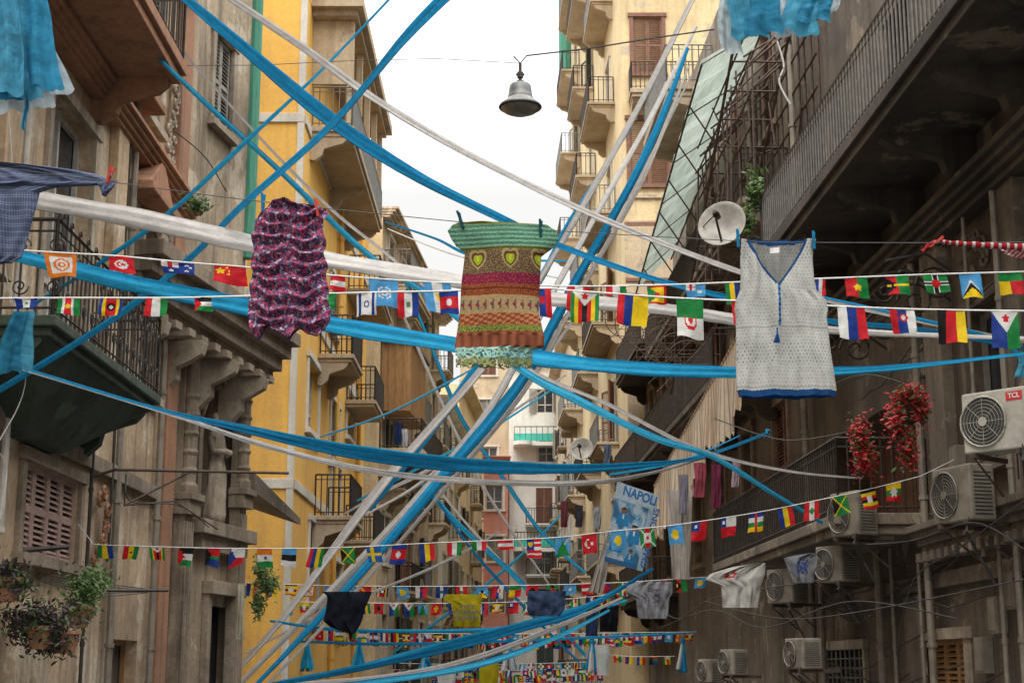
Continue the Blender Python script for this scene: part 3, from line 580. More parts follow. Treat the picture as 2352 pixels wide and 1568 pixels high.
for u,v,Y,yw,w,h in ((2185,1135,17,72,.72,.62),(1938,1180,20.3,66,.6,.58),(1903,1295,21.3,62,.55,.5),(1790,1345,25,64,.7,.55),(1822,1500,22,72,.5,.42),(1617,1540,31,66,.5,.45),(1668,1520,28,66,.45,.45)): ac(u,v,Y,yw,w,h,.32,A)
ac(108,535,18.3,-40,.4,.4,.25,'small air conditioner beside iron balcony')
# ------------------------------------------------ hanging lamp
c=on_y(1195,258,24); e=empty('street_lamp',c,None,'dark bell shaped street lamp with flared rim hanging from cable','street lamp')
b=MB(); b.lathe(c,[(.345,.07),(.352,.10),(.335,.125),(.27,.175),(.225,.22),(.205,.25),(.21,.262),(.2,.275),(.19,.36),(.175,.46),(.15,.49),(.06,.505),(.045,.52),(0,.52)],32); b.make('lamp_shade',['lamp'],e,smooth=True)
b=MB(); b.lathe(c,[(.345,.069),(.358,.085),(.345,.1),(.33,.08),(.28,.14),(0,.2)],32); b.make('rim',['iron'],e,smooth=True)
b=MB(); b.lathe(c,[(.32,.07),(.27,.015),(.15,-.035),(0,-.045)],24); b.make('diffuser',['lampin'],e,smooth=True)
b=MB(); b.tube([c+Vector((0,0,.5)),c+Vector((0,0,.86))],.025,8); b.tube([c+Vector((-.07,0,.66)),c+Vector((.07,0,.66))],.022,6); b.tube([c+Vector((0,0,.6)),c+Vector((0,0,.7))],.05,8); b.tube([c+Vector((0,0,.5)),c+Vector((0,0,.55))],.06,8); b.make('hanger',['iron'],e)
def cable(pts,r,label,name='cable',mat='cable',cat='cable'):
    b=MB(); b.tube(pts,r,5); b.make(name,[mat],None,label,cat)
def catm(P4,n):
    out=[]; K=len(P4)
    for i in range(K-1):
        p0=P4[max(i-1,0)];p1=P4[i];p2=P4[i+1];p3=P4[min(i+2,K-1)]
        for j in range(n):
            t=j/n; out.append(tuple(.5*((2*b)+(-a+c_)*t+(2*a-5*b+4*c_-d)*t*t+(-a+3*b-3*c_+d)*t*t*t) for a,b,c_,d in zip(p0,p1,p2,p3)))
    out.append(tuple(P4[-1])); return out
top=c+Vector((0,0,.86))
cable([on_y(1640,68,24.5),on_y(1500,88,24.3),on_y(1350,112,24.1),on_y(1210,128,24),top,on_y(1180,130,24)],.014,'black suspension cable of hanging street lamp')
cable([on_y(345,152,22),on_y(600,150,23),on_y(800,140,23.5),on_y(1000,135,24),top],.006,'thin stay wire of hanging street lamp')
for pts in ([(20,260,15),(30,450,15),(10,600,15),(60,860,15.2),(0,1010,15)],[(1640,960,24),(1800,1010,22),(1960,990,19)],[(2352,1150,15),(2200,1260,17),(2100,1330,18),(2060,1500,19)],[(1620,1380,26),(1800,1420,22),(2000,1400,19),(2352,1330,15.5)],[(1500,1380,30),(1560,1420,28),(1650,1370,26),(1900,1330,21)],[(0,1190,15.5),(15,1080,15.6),(0,1040,15.5)],[(1785,95,14),(1800,150,14),(1790,190,14),(1815,240,14)],
    [(1520,1440,33),(1640,1400,27),(1760,1440,24),(1960,1380,20),(2200,1420,17)],[(1990,1250,19.5),(2100,1240,18),(2240,1200,16.5),(2352,1260,15.5)],[(1700,900,25),(1860,900,22),(1990,860,19.5),(2130,900,18)],[(2352,700,15.5),(2330,900,15.6),(2340,1100,15.7)],[(290,1095,19),(300,1150,19),(410,1160,20.5),(480,1210,23)],[(400,300,20),(470,360,21),(520,440,22.5)]):
    cable([on_y(*q) for q in catm(pts,8)],.009 if pts[0][0]>100 else .006,'loose electric cable along old facade',mat='string' if pts[0][0]<100 or pts[0][1]==95 else 'cable')
for k in range(18):
    a=ru(16,22); L_=ru(3,8); h=ru(2.6,3.1) if k%3 else ru(5.6,6.9); h=h if k<12 else ru(1.4,2.5); b=MB(); b.tube([R.P(a+L_*j/10,.12+.05*rnd(),h-.35*math.sin(math.pi*j/10)*ru(.7,1)+.03*rnd()) for j in range(11)],.011,5); b.make('cable',['cable'],None,'slack black cable clipped along dark wall','cable')
# ================================================= STREAMERS
BLU=[(.016,.26,.50),(.026,.34,.58),(.011,.20,.41),(.05,.42,.64)]; WHT=[(.66,.64,.615),(.58,.56,.54),(.73,.715,.69),(.48,.46,.44)]
def wallx(p,q,sgn):  # continue an end on to the house front
    d=(p-q).normalized(); X=5.35*sgn if sgn<0 else 5.6
    if abs(d.x)<.15: return None
    t=(X-p.x)/d.x
    return p+d*t if 0<t<12 else None
def streamer(pts,cols,label,ext='',flat=.3,group='fabric streamers strung across the lane',wk=.95,soft=True):
    S=catm(pts,16); pos=[on_y(u,v,Y) for u,v,Y,w in S]; W=[w*Y/FP*wk for u,v,Y,w in S]
    if 'a' in ext:
        q=wallx(pos[0],pos[1],-1 if pos[0].x<pos[-1].x else 1)
        if q: pos.insert(0,q); W.insert(0,W[0]*.6)
    if 'b' in ext:
        q=wallx(pos[-1],pos[-2],1 if pos[0].x<pos[-1].x else -1)
        if q: pos.append(q); W.append(W[-1]*.6)
    K=len(pos); up=Vector((0,0,1)); sd=ru(0,99); ph=[ru(0,6.28) for _ in range(4)]; b=MB(); V=[];Fs=[];cc=[]
    # one broad strip of cloth folded over on itself: cross-section is a soft hairpin whose fold wanders along the length
    m=26; c0=random.choice(cols); c1=random.choice(cols)
    for i in range(K):
        T=(pos[min(i+1,K-1)]-pos[max(i-1,0)]).normalized(); A=T.cross(up).normalized(); B=A.cross(T); w=W[i]/2*(1+.16*noise.noise((i*.10,sd,0))+.06*noise.noise((i*.4,sd,3))); tw=.55*math.sin(i*.055+ph[3])
        wob=noise.noise((i*.05,sd,8)); e2=.35+.5*noise.noise((i*.06,sd,17))
        for j in range(m+1):
            q=j/m
            if q<.5: y=1-4*q; x=-.16                        # front leaf, top to bottom
            else: y=-1+4*(q-.5)*(.78+.22*e2); x=.16          # back leaf, folded up behind
            edge=max(0,1-abs(q-.5)*9); x=x*(1-edge)
            fold=.09*math.sin(3.1*y+ph[0]+2.6*wob)+.045*math.sin(7*y+ph[1]-3.5*wob)+.05*noise.noise((i*.13,y*1.6,sd))
            yy=y+.05*noise.noise((i*.2,y,sd+5))
            X=(x+fold)*w; V.append(pos[i]+A*(X*math.cos(tw)+yy*w*math.sin(tw)*.45)+B*(yy*w))
    fold_shade=[ru(.9,1.07) for _ in range(m)]
    for i in range(K-1):
        wob=noise.noise((i*.05,sd,8))
        for j in range(m):
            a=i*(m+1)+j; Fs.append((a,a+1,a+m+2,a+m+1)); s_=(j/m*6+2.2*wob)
            g=fold_shade[j]*(1+.12*noise.noise((i*.16,j*.22,sd)))*(1-.22*max(0,1-abs((s_%2)-1)*7)); c=c0 if j<m*.5 else c1; cc.append(tuple(x*g for x in c))  # crease lines darkened: fold shading put into the cloth colour
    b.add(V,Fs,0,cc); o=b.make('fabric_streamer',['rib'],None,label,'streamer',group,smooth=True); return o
BW=BLU+WHT
streamer([(-60,432,11,48),(80,458,11,48),(330,503,11.2,52),(580,560,11.3,50),(760,597,11.4,46),(1050,645,11.5,42),(1240,683,11.6,38),(1500,706,11.8,32),(1700,735,12,26),(1900,757,12.2,20),(2100,768,12.4,14),(2352,777,12.6,11)],WHT[:1],'broad white fabric streamer sagging between house fronts','ab')
streamer([(-60,565,10.8,26),(60,592,10.8,32),(300,650,11,40),(570,705,11,43),(760,745,11.1,45),(1050,792,11.2,43),(1240,823,11.3,42),(1450,845,11.4,36),(1690,855,11.5,30),(1920,852,11.6,20),(2100,840,11.7,13),(2352,812,11.8,8)],BLU[:2],'broad blue fabric streamer sagging between house fronts','ab')
streamer([(1080,-60,8.5,46),(930,90,9,42),(760,290,10,33),(560,470,11,27),(430,600,12,22),(250,740,13,18),(0,895,14,15),(-80,940,14.5,14)],BLU[:2],'thick blue diagonal fabric streamer overhead')
streamer([(940,-50,14,8),(740,160,14.5,11),(560,330,15,16),(400,480,15.5,15),(250,590,16,12),(60,710,16.5,7)],BLU[:3],'slim blue diagonal fabric streamer',"b")
streamer([(370,-50,13,22),(560,110,13,30),(760,275,13,36),(950,400,13.2,30),(1180,515,13.5,23),(1300,570,14,19),(1500,640,14.5,17),(1700,690,15,15),(1900,737,15.3,14),(2100,755,15.6,12),(2352,800,16,12)],BLU[:2],'blue fabric streamer sagging across the lane')
streamer([(460,-50,14,18),(700,112,14,20),(860,227,14,21),(1050,340,14.2,20),(1300,465,14.5,20),(1500,550,15,18),(1700,625,15.4,15),(1900,690,15.8,12),(2100,735,16,10),(2352,785,16.2,9)],WHT[:2],'long white fabric streamer sagging across the lane')
streamer([(350,120,18,9),(470,235,18,13),(640,390,18,14),(840,580,18,15),(1000,690,18,14),(1200,850,18,20),(1330,920,18,22),(1500,1003,18,18),(1640,1050,18.3,14),(1780,1135,18.8,12),(1890,1200,19.5,9)],BLU,'long blue fabric streamer crossing the lane diagonally')
streamer([(385,80,19,6),(600,320,19,7),(760,480,19,8),(890,585,19,8),(1050,720,19,7),(1220,850,19,9),(1400,930,19,10),(1600,1030,19,9),(1800,1080,19.2,7),(1980,1098,19.6,5)],WHT,'thin white fabric streamer crossing the lane diagonally')
streamer([(1610,-40,33,12),(1470,240,33,16),(1335,480,33,17),(1235,650,32.5,17),(1120,830,32,18),(880,1110,31,21),(640,1430,30,15),(500,1585,30,10)],WHT[:3],'long steep white fabric streamer')
streamer([(1600,60,33,8),(1500,260,33,14),(1388,460,33,16),(1232,740,32,18),(1110,960,31.5,22),(890,1220,31,20),(560,1560,30,12),(520,1600,30,8)],WHT[:3],'long steep white fabric streamer')
streamer([(1580,110,32.5,8),(1520,270,32.5,18),(1445,430,32.5,24),(1320,650,32,25),(1200,870,31.5,30),(1055,1050,31,27),(820,1325,30,18),(590,1570,29.5,10)],BLU[:2],'long steep blue fabric streamer')
streamer([(1583,150,32.2,5),(1532,280,32.2,10),(1462,440,32.2,12),(1340,655,31.7,12),(1222,870,31.2,13),(1078,1055,30.7,12),(842,1330,29.7,9),(605,1580,29.2,6)],WHT,'slim white strand beside steep blue streamer')
streamer([(1590,170,33.4,4),(1470,410,33.4,8),(1345,650,33,9),(1190,900,32.5,10),(1010,1110,32,10),(780,1350,31,8),(620,1540,30.5,5)],WHT,'slim steep white fabric strand')
streamer([(1450,290,34,8),(1310,510,34,15),(1235,650,34,18),(1085,860,34,22),(960,1030,33,20),(850,1170,32,12)],BLU[:2],'steep blue fabric streamer')
streamer([(1330,720,35,6),(1130,975,35,11),(1000,1070,35,10),(880,1130,35,8),(790,1180,35,5)],BLU+WHT,'thin blue and white streamer')
streamer([(1300,860,36,4),(1100,1000,36,8),(950,1120,36,8),(800,1200,36,4)],WHT,'thin white fabric streamer')
streamer([(1290,880,37,4),(1120,990,37,7),(980,1065,37,7),(820,1150,37,5)],BLU,'thin blue fabric streamer')
streamer([(880,620,42,4),(960,800,42,7),(1040,980,42,8),(1130,1150,42,7),(1260,1340,42,5)],WHT,'distant thin white strand')
streamer([(1290,1180,45,4),(1180,1290,45,7),(1040,1400,45,7),(900,1500,45,5)],BLU,'distant thin blue strand'); streamer([(1000,1140,34,5),(1090,1270,34,7),(1230,1420,34,7),(1330,1520,34,5)],BLU,'distant thin blue strand')
streamer([(560,1500,31,5),(760,1400,31,7),(1000,1300,31,7),(1150,1220,31,4)],WHT,'thin pale strand low over lane')
streamer([(-80,800,13,6),(0,828,13,7),(350,935,14.5,9),(550,982,16,20),(800,1035,17.5,32),(1050,1066,19,36),(1300,1076,20,26),(1500,1065,21.5,12),(1620,1046,23,8),(1760,995,24,6)],BLU[:2],'sagging blue fabric streamer over side lane','a')
streamer([(-80,800,13.2,5),(0,832,13.2,6),(380,947,15,10),(600,1020,16.5,15),(850,1080,18,15),(1100,1105,19.3,15),(1350,1108,20.3,13),(1500,1085,21.8,8),(1620,1050,23,5)],WHT[:2],'sagging white fabric streamer over side lane','a')
b=MB(); b.leaves(on_y(1762,995,24),(.06,.03,.07),6,.06,[0]); b.c=[(.03,.3,.5)]*len(b.f); b.make('ribbon_knot',['rib'],None,'small blue ribbon knot at streamer end','ribbon')
streamer([(930,645,44,6),(1000,820,44,9),(1060,960,44,10),(1150,1090,44,10),(1250,1230,44,9),(1345,1315,44,7)],BLU,'distant blue fabric streamer')
streamer([(965,1105,38,9),(1060,1210,38,12),(1200,1340,38,12),(1345,1505,38,8)],BLU,'distant blue fabric streamer')
streamer([(1000,1115,40,5),(1070,1200,40,6),(1180,1320,40,6)],WHT,'distant white fabric streamer')
streamer([(570,1580,25,8),(800,1538,25,18),(1000,1490,25,26),(1200,1438,25,26),(1350,1392,25,17),(1500,1305,25,7)],BLU[:2],'blue fabric streamer low over the lane')
streamer([(640,1572,26,8),(900,1552,26,14),(1100,1508,26,15),(1300,1430,26,11),(1430,1372,26,6)],WHT,'white fabric streamer low over the lane')
streamer([(620,1590,24,6),(850,1566,24,14),(1080,1530,24,16),(1260,1470,24,12),(1400,1400,24,6)],BLU[1:],'blue fabric streamer low over the lane')
streamer([(620,1425,30,6),(800,1446,30,8),(1100,1446,30,9),(1300,1420,30,9),(1440,1378,30,5)],BLU,'slim blue fabric streamer low over the lane')
streamer([(640,1470,36,5),(900,1478,36,7),(1200,1470,36,7),(1600,1452,36,4)],BLU,'slim blue fabric streamer low over the lane')
streamer([(735,1003,33,4),(900,945,33,6),(1080,850,33,5)],BW,'thin pale fabric streamer')
streamer([(885,510,48,4),(1000,548,48,6),(1100,590,48,8),(1300,600,48,5)],BLU,'distant thin blue streamer'); streamer([(890,525,49,3),(1000,570,49,4),(1100,600,49,4),(1290,640,49,3)],WHT,'distant thin white streamer')
streamer([(1880,680,14,6),(2100,730,14,10),(2290,780,14,9),(2352,830,14,14)],BW,'thin blue and white streamer')
streamer([(1700,1000,23,3),(1560,1060,23,6),(1400,1090,23,7)],BLU,'thin blue fabric streamer')
# hanging tassels
def tassel(u,v0,v1,Y,w,label='blue and white fabric tassel'):
    b=MB(); top=on_y(u,v0,Y); bot=on_y(u,v1,Y); W=w*Y/FP; H=top.z-bot.z
    for k in range(9):
        x=ru(-.5,.5); c=random.choice(BLU+BLU+WHT[:2]); pts=[top,top+Vector((x*W*.3,ru(-.1,.1)*W,-H*.35)),top+Vector((x*W*.9,ru(-.3,.3)*W,-H*ru(.9,1.05)))]
        b.tube(pts,[W*.08,W*.12,W*.16],5,0,c)
    b.tube([top+Vector((0,0,H*.05)),top-Vector((0,0,H*.12))],W*.16,7,0,BLU[0]); b.make('tassel',['rib'],None,label,'tassel','fabric tassels hanging from streamers')
for u in (707,825,978,1170,1360,1568): tassel(u,1468 if u!=978 else 1500,1540,36,32)
# tulle bunches
def bunch(strips,Y,label):
    b=MB()
    for (u0,v0,u1,v1,w,c,dy) in strips:
        n=26;m=14
        V=[];cc=[];Fs=[];sd=ru(0,50)
        for i in range(n+1):
            k=i/n; u=u0+(u1-u0)*k+5*math.sin(k*5+sd); ww=w*(.75+.4*k)
            for j in range(m+1):
                s=j/m; vv=v0+(v1-v0)*k+(14*noise.noise((s*2.5,sd,1))+6*noise.noise((s*9,sd,4)))*k**3; p=on_y(u+(s-.5)*ww,vv,Y+dy); p.y+=.016*math.sin(s*10+sd+k*2)+.012*noise.noise((s*4,k*5,sd))+.008*noise.noise((s*3,k*16,sd)); V.append(p)
        for i in range(n):
            for j in range(m):
                Fs.append((i*(m+1)+j,i*(m+1)+j+1,(i+1)*(m+1)+j+1,(i+1)*(m+1)+j)); g=1+.35*noise.noise((i*.5,j*.25,sd))+.15*noise.noise((i*.1,j*1.3,sd)); cc.append(tuple(x*g for x in c))
        b.add(V,Fs,0,cc)
    b.make('tulle_bunch',['tulle'],None,label,'fabric decoration',smooth=True)
cb=(.03,.23,.38); cb2=(.07,.32,.47); cw=(.5,.58,.61)
bunch([(20,-40,130,215,70,cw,.06),(0,-40,10,258,90,cw,.05),(60,-40,75,250,80,cw,.08),(-30,-40,0,235,110,cb,0),(30,-40,60,228,80,cb2,-.02),(70,-40,112,200,70,cb,-.03),(10,-40,20,215,70,cb2,-.05),(55,200,58,300,10,cb2,0)],6.2,'ragged pale blue and white tissue strips hanging in a bunch')
bunch([(1670,-40,1680,118,46,cw,.05),(1700,-40,1720,88,80,cb2,0),(1745,-40,1760,78,80,cb,-.02),(1790,-40,1795,84,40,cw,.04),(1840,-40,1840,74,80,cb2,0),(1890,-40,1870,52,70,cb,-.02),(1920,-40,1890,30,50,cw,.04)],6.5,'torn pale blue tissue strips hanging in a bunch')
bunch([(60,715,35,850,60,cb2,0),(45,715,15,860,50,cb,-.03),(55,720,50,800,20,(.1,.4,.6),.02)],12,'crumpled light blue fabric scrap hanging by balcony')
bunch([(2345,810,2350,868,26,cb2,0)],12,'small blue fabric scrap')
# ================================================= CLOTHES
def garment(name,rows,Y,cf,label,cat='clothes',nu=40,nv=50,bulge=.05,wr=.012,kind='drape',mat='fab',group='laundry hanging over the lane',ragged=0):
    b=MB(); v0,v1=rows[0][0],rows[-1][0]; sd=ru(0,60)
    def edge(v):
        for i in range(len(rows)-1):
            if rows[i][0]<=v<=rows[i+1][0]:
                k=(v-rows[i][0])/(rows[i+1][0]-rows[i][0]); return rows[i][1]+(rows[i+1][1]-rows[i][1])*k,rows[i][2]+(rows[i+1][2]-rows[i][2])*k
        return rows[-1][1:]
    for lay in (0,1):
        V=[];Fs=[];cc=[]; sg=-1 if lay==0 else 1
        for i in range(nv+1):
            t=i/nv; v=v0+(v1-v0)*t; a,c=edge(v)
            for j in range(nu+1):
                s=j/nu; vv=v+ragged*t**8*noise.noise((s*9,sd,lay*3)); 
                if kind=='ruch': 
                    n1=noise.noise((s*2.5,t*3,sd)); gx=math.exp(-((s-.04)/.07)**2)+math.exp(-((s-.5)/.07)**2)+math.exp(-((s-.96)/.07)**2); ar=t-.05*math.sin(math.pi*2*s)**2+.03*n1
                    fo=math.sin(ar*62+5*noise.noise((s*2,ar*5,sd+7))); dy=wr*(1.5*fo*abs(fo)**.3*(1-.65*gx)+.9*noise.noise((s*7,ar*26,sd+4))+1.4*n1+1.8*gx)
                    a_=a+4.5*math.sin(t*36+sd)*(.5+.5*noise.noise((t*7,sd,1)))+2; c_=c+4.5*math.sin(t*36+sd+2)*(.5+.5*noise.noise((t*7,sd,9)))-2; vv+=(9*math.cos(s*math.pi*4)+3*math.cos(s*23))*max(0,t-.9)*10
                elif kind=='mix': dy=wr*(.5*math.sin(s*46+4*noise.noise((s*3,t*3,sd)))*(t>.78)+2.2*noise.noise((s*3,t*3,sd))+.2*noise.noise((s*14,t*10,sd))+.2*math.sin(t*200)*(t<.2)); a_,c_=a,c
                else: dy=wr*(1.6*noise.noise((s*6,t*2,sd))+.8*noise.noise((s*13,t*5,sd+9))+.5*math.sin(s*17+3*t+sd)*t); a_,c_=a,c
                p=on_y(a_+(c_-a_)*s,vv,Y); p.y+=sg*bulge*math.sqrt(max(0,math.sin(math.pi*s)))*(.35+.65*math.sin(min(1,t*2)*math.pi/2))+dy; V.append(p)
        for i in range(nv):
            v=v0+(v1-v0)*(i+.5)/nv; a,c=edge(v)
            for j in range(nu):
                u=a+(c-a)*(j+.5)/nu; q=cf(u,v,lay)
                if q is None: continue
                Fs.append((i*(nu+1)+j,i*(nu+1)+j+1,(i+1)*(nu+1)+j+1,(i+1)*(nu+1)+j)); cc.append(q)
        b.add(V,Fs,0,cc)
    return b.make(name,[mat],None,label,cat,group,smooth=True)
def hsh(a,b): return (math.sin(a*127.1+b*311.7)*43758.5453)%1
def mixc(a,b,k): return tuple(x+(y-x)*k for x,y in zip(a,b))
PAL=[lin(x) for x in ('#6a3350','#9a3f5c','#3a3252','#c0a6b2','#82304a','#4e5078','#87587a','#38303f','#b24a64','#7d8498')]
def floral(u,v,l):
    n=noise.noise((u*.13,v*.13,1)); n2=noise.noise((u*.1,v*.1,11)); n3=noise.noise((u*.3,v*.3,21))
    if n>.24: return PAL[8] if n3>0 else PAL[1]
    if n<-.28: return PAL[5] if n3>0 else PAL[2]
    if n2>.26: return PAL[3] if n3>.05 else PAL[9]
    if n2<-.25: return PAL[4] if n3>0 else PAL[6]
    if n3>.3: return PAL[9]
    return PAL[0] if n3>-.1 else PAL[7]
garment('ruched_dress',[(458,652,660),(464,612,688),(474,606,748),(480,600,756),(492,592,752),(506,582,742),(530,578,746),(600,574,750),(680,568,756),(735,566,762),(750,572,748),(764,590,728)],7,floral,'ruched magenta floral dress pegged to clothesline','dress',140,200,.035,.014,'ruch',ragged=6)
def skirt(u,v,l):
    c=skirt0(u,v,l)
    return None if c is None else tuple(x*.8 for x in c)
def skirt0(u,v,l):
    h=hsh(int(u/3),int(v/3)); n=noise.noise((u*.16,v*.16,4)); m=noise.noise((u*.35,v*.35,9))
    if v<575:
        g=.9+.1*abs(math.sin(v*.5)); q=mixc(lin('#41705a'),lin('#7ba58c'),min(1,max(0,.5+1.1*m)))
        if v<518 or v>571: q=lin('#6f7436')
        return tuple(max(0,c)*g for c in q)
    if v<632:
        for cx in (1098,1172,1238):
            x=(u-cx)/9; y=-(v-600)/11+.1; hv=(x*x+y*y-1)**3-x*x*y*y*y; x2,y2=x*.7,y*.7; ho=(x2*x2+y2*y2-1)**3-x2*x2*y2*y2*y2; x3,y3=x*.52,y*.52; hp=(x3*x3+y3*y3-1)**3-x3*x3*y3*y3*y3
            if hv<0: return lin('#8fa522') if abs(x)>.3 or y<0 else lin('#bdb83c')
            if ho<0: return lin('#5c3426')
            if hp<0: return lin('#9c8860')
        return lin('#86714f') if m>.12 else lin('#54503a') if m>-.15 else lin('#5e3026')
    if v<655: return mixc(lin('#74203c'),lin('#a04a3c'),1 if m>.25 else 0)
    if v<682: return lin('#8f5030') if m<.15 and not (664<v<668) else lin('#62291d')
    if v<724: 
        if (u%17-8.5)**2+((v-703))**2*.8<16: return lin('#8c2f3a')
        if (u+8)%17<4 and 692<v<714: return lin('#3c6460')
        return lin('#ad9169') if m>-.1 else lin('#9a7c54')
    if v<750: return lin('#8e4029') if math.sin(u*.3)*math.sin(v*.5+u*.1)+m*.6>-.1 else lin('#ac7c54')
    if v<764: return lin('#918d34') if m>-.1 else lin('#2f5a46')
    if v<800:
        g=.78+.22*math.sin(u*.3); return tuple(c*g for c in lin('#96583f'))
    if h<.3 and v>806: return None
    return lin('#9fc8ba') if v<822 else lin('#8a9460')
garment('smocked_dress',[(511,1052,1160),(516,1040,1255),(530,1028,1278),(548,1036,1284),(566,1048,1276),(580,1068,1256),(590,1067,1243),(650,1060,1240),(720,1056,1238),(775,1048,1250),(798,1044,1250),(803,1046,1224),(842,1047,1222)],7,skirt,'green smocked strapless dress with orange patterned bands and lace hem','dress',130,190,.045,.012,'mix',ragged=7)
def tank(u,v,l):
    blue=lin('#193c68'); t=(v-550)/105.0
    if l==0 and v<655:
        hw_=62*(1-t**1.3) if t>0 else 62; cx=1785; lo,hi=cx-hw_-2,cx+hw_
        if lo<u<hi: return None
        if lo-6<u<hi+6: return blue
    if l==1 and v<553+8*math.cos((u-1785)/50): return blue
    if v>897: return blue
    if l==0 and abs(u-1786)<3 and v<752: return blue if int(v/6)%2 else lin('#3c6aa0')
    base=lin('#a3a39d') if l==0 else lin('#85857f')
    if l==1 and 1772<u<1792 and 566<v<578: return lin('#e8dfe0')
    if int(u/8+ (int(v/8)%2)*.5)!=int((u-2)/8+(int(v/8)%2)*.5) and v%8<2.4: return lin('#5f6877')
    if 752<v<756 or 890<v<893: return tuple(c*.75 for c in base)
    return base
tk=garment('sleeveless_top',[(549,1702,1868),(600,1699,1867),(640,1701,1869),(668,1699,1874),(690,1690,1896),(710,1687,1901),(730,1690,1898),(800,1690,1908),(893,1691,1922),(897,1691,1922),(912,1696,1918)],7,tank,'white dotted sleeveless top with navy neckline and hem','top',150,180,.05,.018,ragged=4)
b=MB(); p=on_y(1785,752,6.9); b.tube([p,p-Vector((0,0,.03))],.004,5,0,lin('#1f4f8c'))
for k in range(7): b.tube([p-Vector((0,0,.03)),p-Vector((ru(-.015,.015),0,.07))],[.005,.006],4,0,lin('#1a3f70'))
b.make('cord_tassel',['fab'],tk)
def check(u,v,l):
    q=lin('#434b62'); w=lin('#757d92'); k=(u%6<1.6)+(v%6<1.6); return tuple(a+(b_-a)*k*.45 for a,b_ in zip(q,w))
garment('checked_shirt',[(374,-160,5),(382,-160,90),(392,-160,170),(402,-160,222),(412,-160,252),(419,-160,274),(424,-160,262),(430,-160,130),(442,-160,92),(480,-160,84),(540,-160,68),(590,-160,52),(602,-160,30)],7.3,check,'blue grey checked shirt with sleeve pegged to line','shirt',150,90,.04,.02)
garment('shirt_cuff',[(415,222,272),(430,228,262),(449,235,240)],7.25,check,'checked shirt cuff hanging from line','shirt',20,14,.02,.01)
def mk(c,logo=None):
    c=lin(c)
    def f(u,v,l):
        if logo and l==0 and logo[0]<u<logo[2] and logo[1]<v<logo[3] and hsh(int(u/4),int(v/4))>.45: return lin(logo[4])
        return c
    return f
garment('dark_shirt',[(1358,740,855),(1368,752,850),(1400,748,838),(1425,742,832),(1440,760,824),(1456,805,812)],24,mk('#1c1e28'),'dark navy t shirt hung by its hem','shirt',24,24,.06,.04)
yt=garment('yellow_shirt',[(1364,1022,1107),(1380,1018,1106),(1388,1040,1105),(1438,1042,1103)],24,mk('#9a8d1a'),'mustard yellow t shirt with dark slogan','shirt',24,24,.05,.02)
for k,w in enumerate(('AVITE','DISTURBANO','SILENZIO')): text(w,.085,on_y(1072,1393+k*13,23.85),(0,-1,0),'blueprint',yt)
garment('blue_shorts',[(1356,1212,1300),(1400,1210,1296),(1414,1216,1285)],24,mk('#34415a'),'faded blue denim shorts on line','shorts',24,20,.06,.04)
garment('grey_shirt',[(1335,1462,1545),(1345,1440,1545),(1362,1434,1545),(1372,1460,1538),(1420,1465,1532)],24,mk('#7c7d82',(1480,1350,1515,1385,'#5b5560')),'light grey t shirt on line','shirt',30,24,.06,.04)
garment('white_shirt',[(1293,1740,1758),(1302,1680,1758),(1318,1630,1757),(1332,1618,1752),(1345,1655,1748),(1395,1660,1740)],22,mk('#b0aea8',(1665,1308,1690,1325,'#a83030')),'white t shirt with red print on line','shirt',30,24,.06,.04)
garment('printed_shirt',[(1270,1850,1876),(1280,1800,1878),(1300,1808,1874),(1338,1822,1868)],20,mk('#77797e',(1825,1285,1855,1318,'#3a4d80')),'grey t shirt with blue and red print','shirt',24,20,.05,.03)
garment('yellow_cloth',[(1518,1100,1146),(1575,1102,1143)],34,mk('#9a8d1a'),'mustard yellow cloth on distant line','cloth',12,12)
garment('white_vest',[(1528,1000,1050),(1580,1008,1044)],34,mk('#b8b8b4'),'white vest on distant line','shirt',12,12); garment('white_vest',[(1480,1366,1400),(1550,1372,1398)],30,mk('#b2b6b4'),'white vest on distant line','shirt',12,12)
garment('ivory_scarf',[(1340,545,562),(1468,540,560)],24,mk('#a9a490'),'ivory cloth hanging from line','cloth',10,18,.05,.04)
garment('white_curtain',[(1125,1530,1590),(1330,1545,1585)],27,mk('#a49c94'),'long off white curtain hanging from balcony','curtain',26,20,.05,.06)
garment('white_curtain',[(1215,1395,1415),(1360,1350,1385)],29,mk('#989088'),'long off white curtain hanging from balcony','curtain',20,20,.05,.05)
for u,v,c,w,h in ((1608,1062,'#8c4450',28,80),(1645,1066,'#6b2f45',24,100),(1690,1058,'#b7a0ac',18,60),(1570,1090,'#7d7a86',22,90),(1296,1150,'#6a3a40',18,60),(1330,1160,'#3a3840',18,50),(1372,1165,'#8b8f94',18,50),(1395,1020,'#5a6474',18,50)):
    garment('washing',[(v,u-w/2,u+w/2),(v+h*.5,u-w*.45,u+w*.5),(v+h,u-w*.5,u+w*.4)],26.5 if u>1500 else 38,mk(c),'garment drying on balcony line','clothes',16,16,.04,.04)
for u,v,c,w,h,Y in ((915,970,'#2c3c66',18,50,45),(930,985,'#c8ccd2',14,40,45),(1360,1370,'#23304a',30,90,34),(1400,1390,'#16181e',44,60,30)):
    garment('washing',[(v,u-w/2,u+w/2),(v+h,u-w*.5,u+w*.4)],Y,mk(c),'garment drying on balcony line','clothes',12,12,.04,.04)
b=MB(); cp_=[on_y(*q) for q in catm([(2118,578,7),(2145,556,7),(2200,559,7),(2280,564,7),(2352,568,7),(2420,575,7)],12)]; nC=len(cp_)
for i in range(nC-1): b.tube([cp_[i],cp_[i+1]],[.006+.00025*i+.002*math.sin(i*1.1),.006+.00025*(i+1)+.002*math.sin(i*1.1+1.1)],7,0,lin('#98202a') if i%3<2 or i<12 else lin('#b8b2ac'))
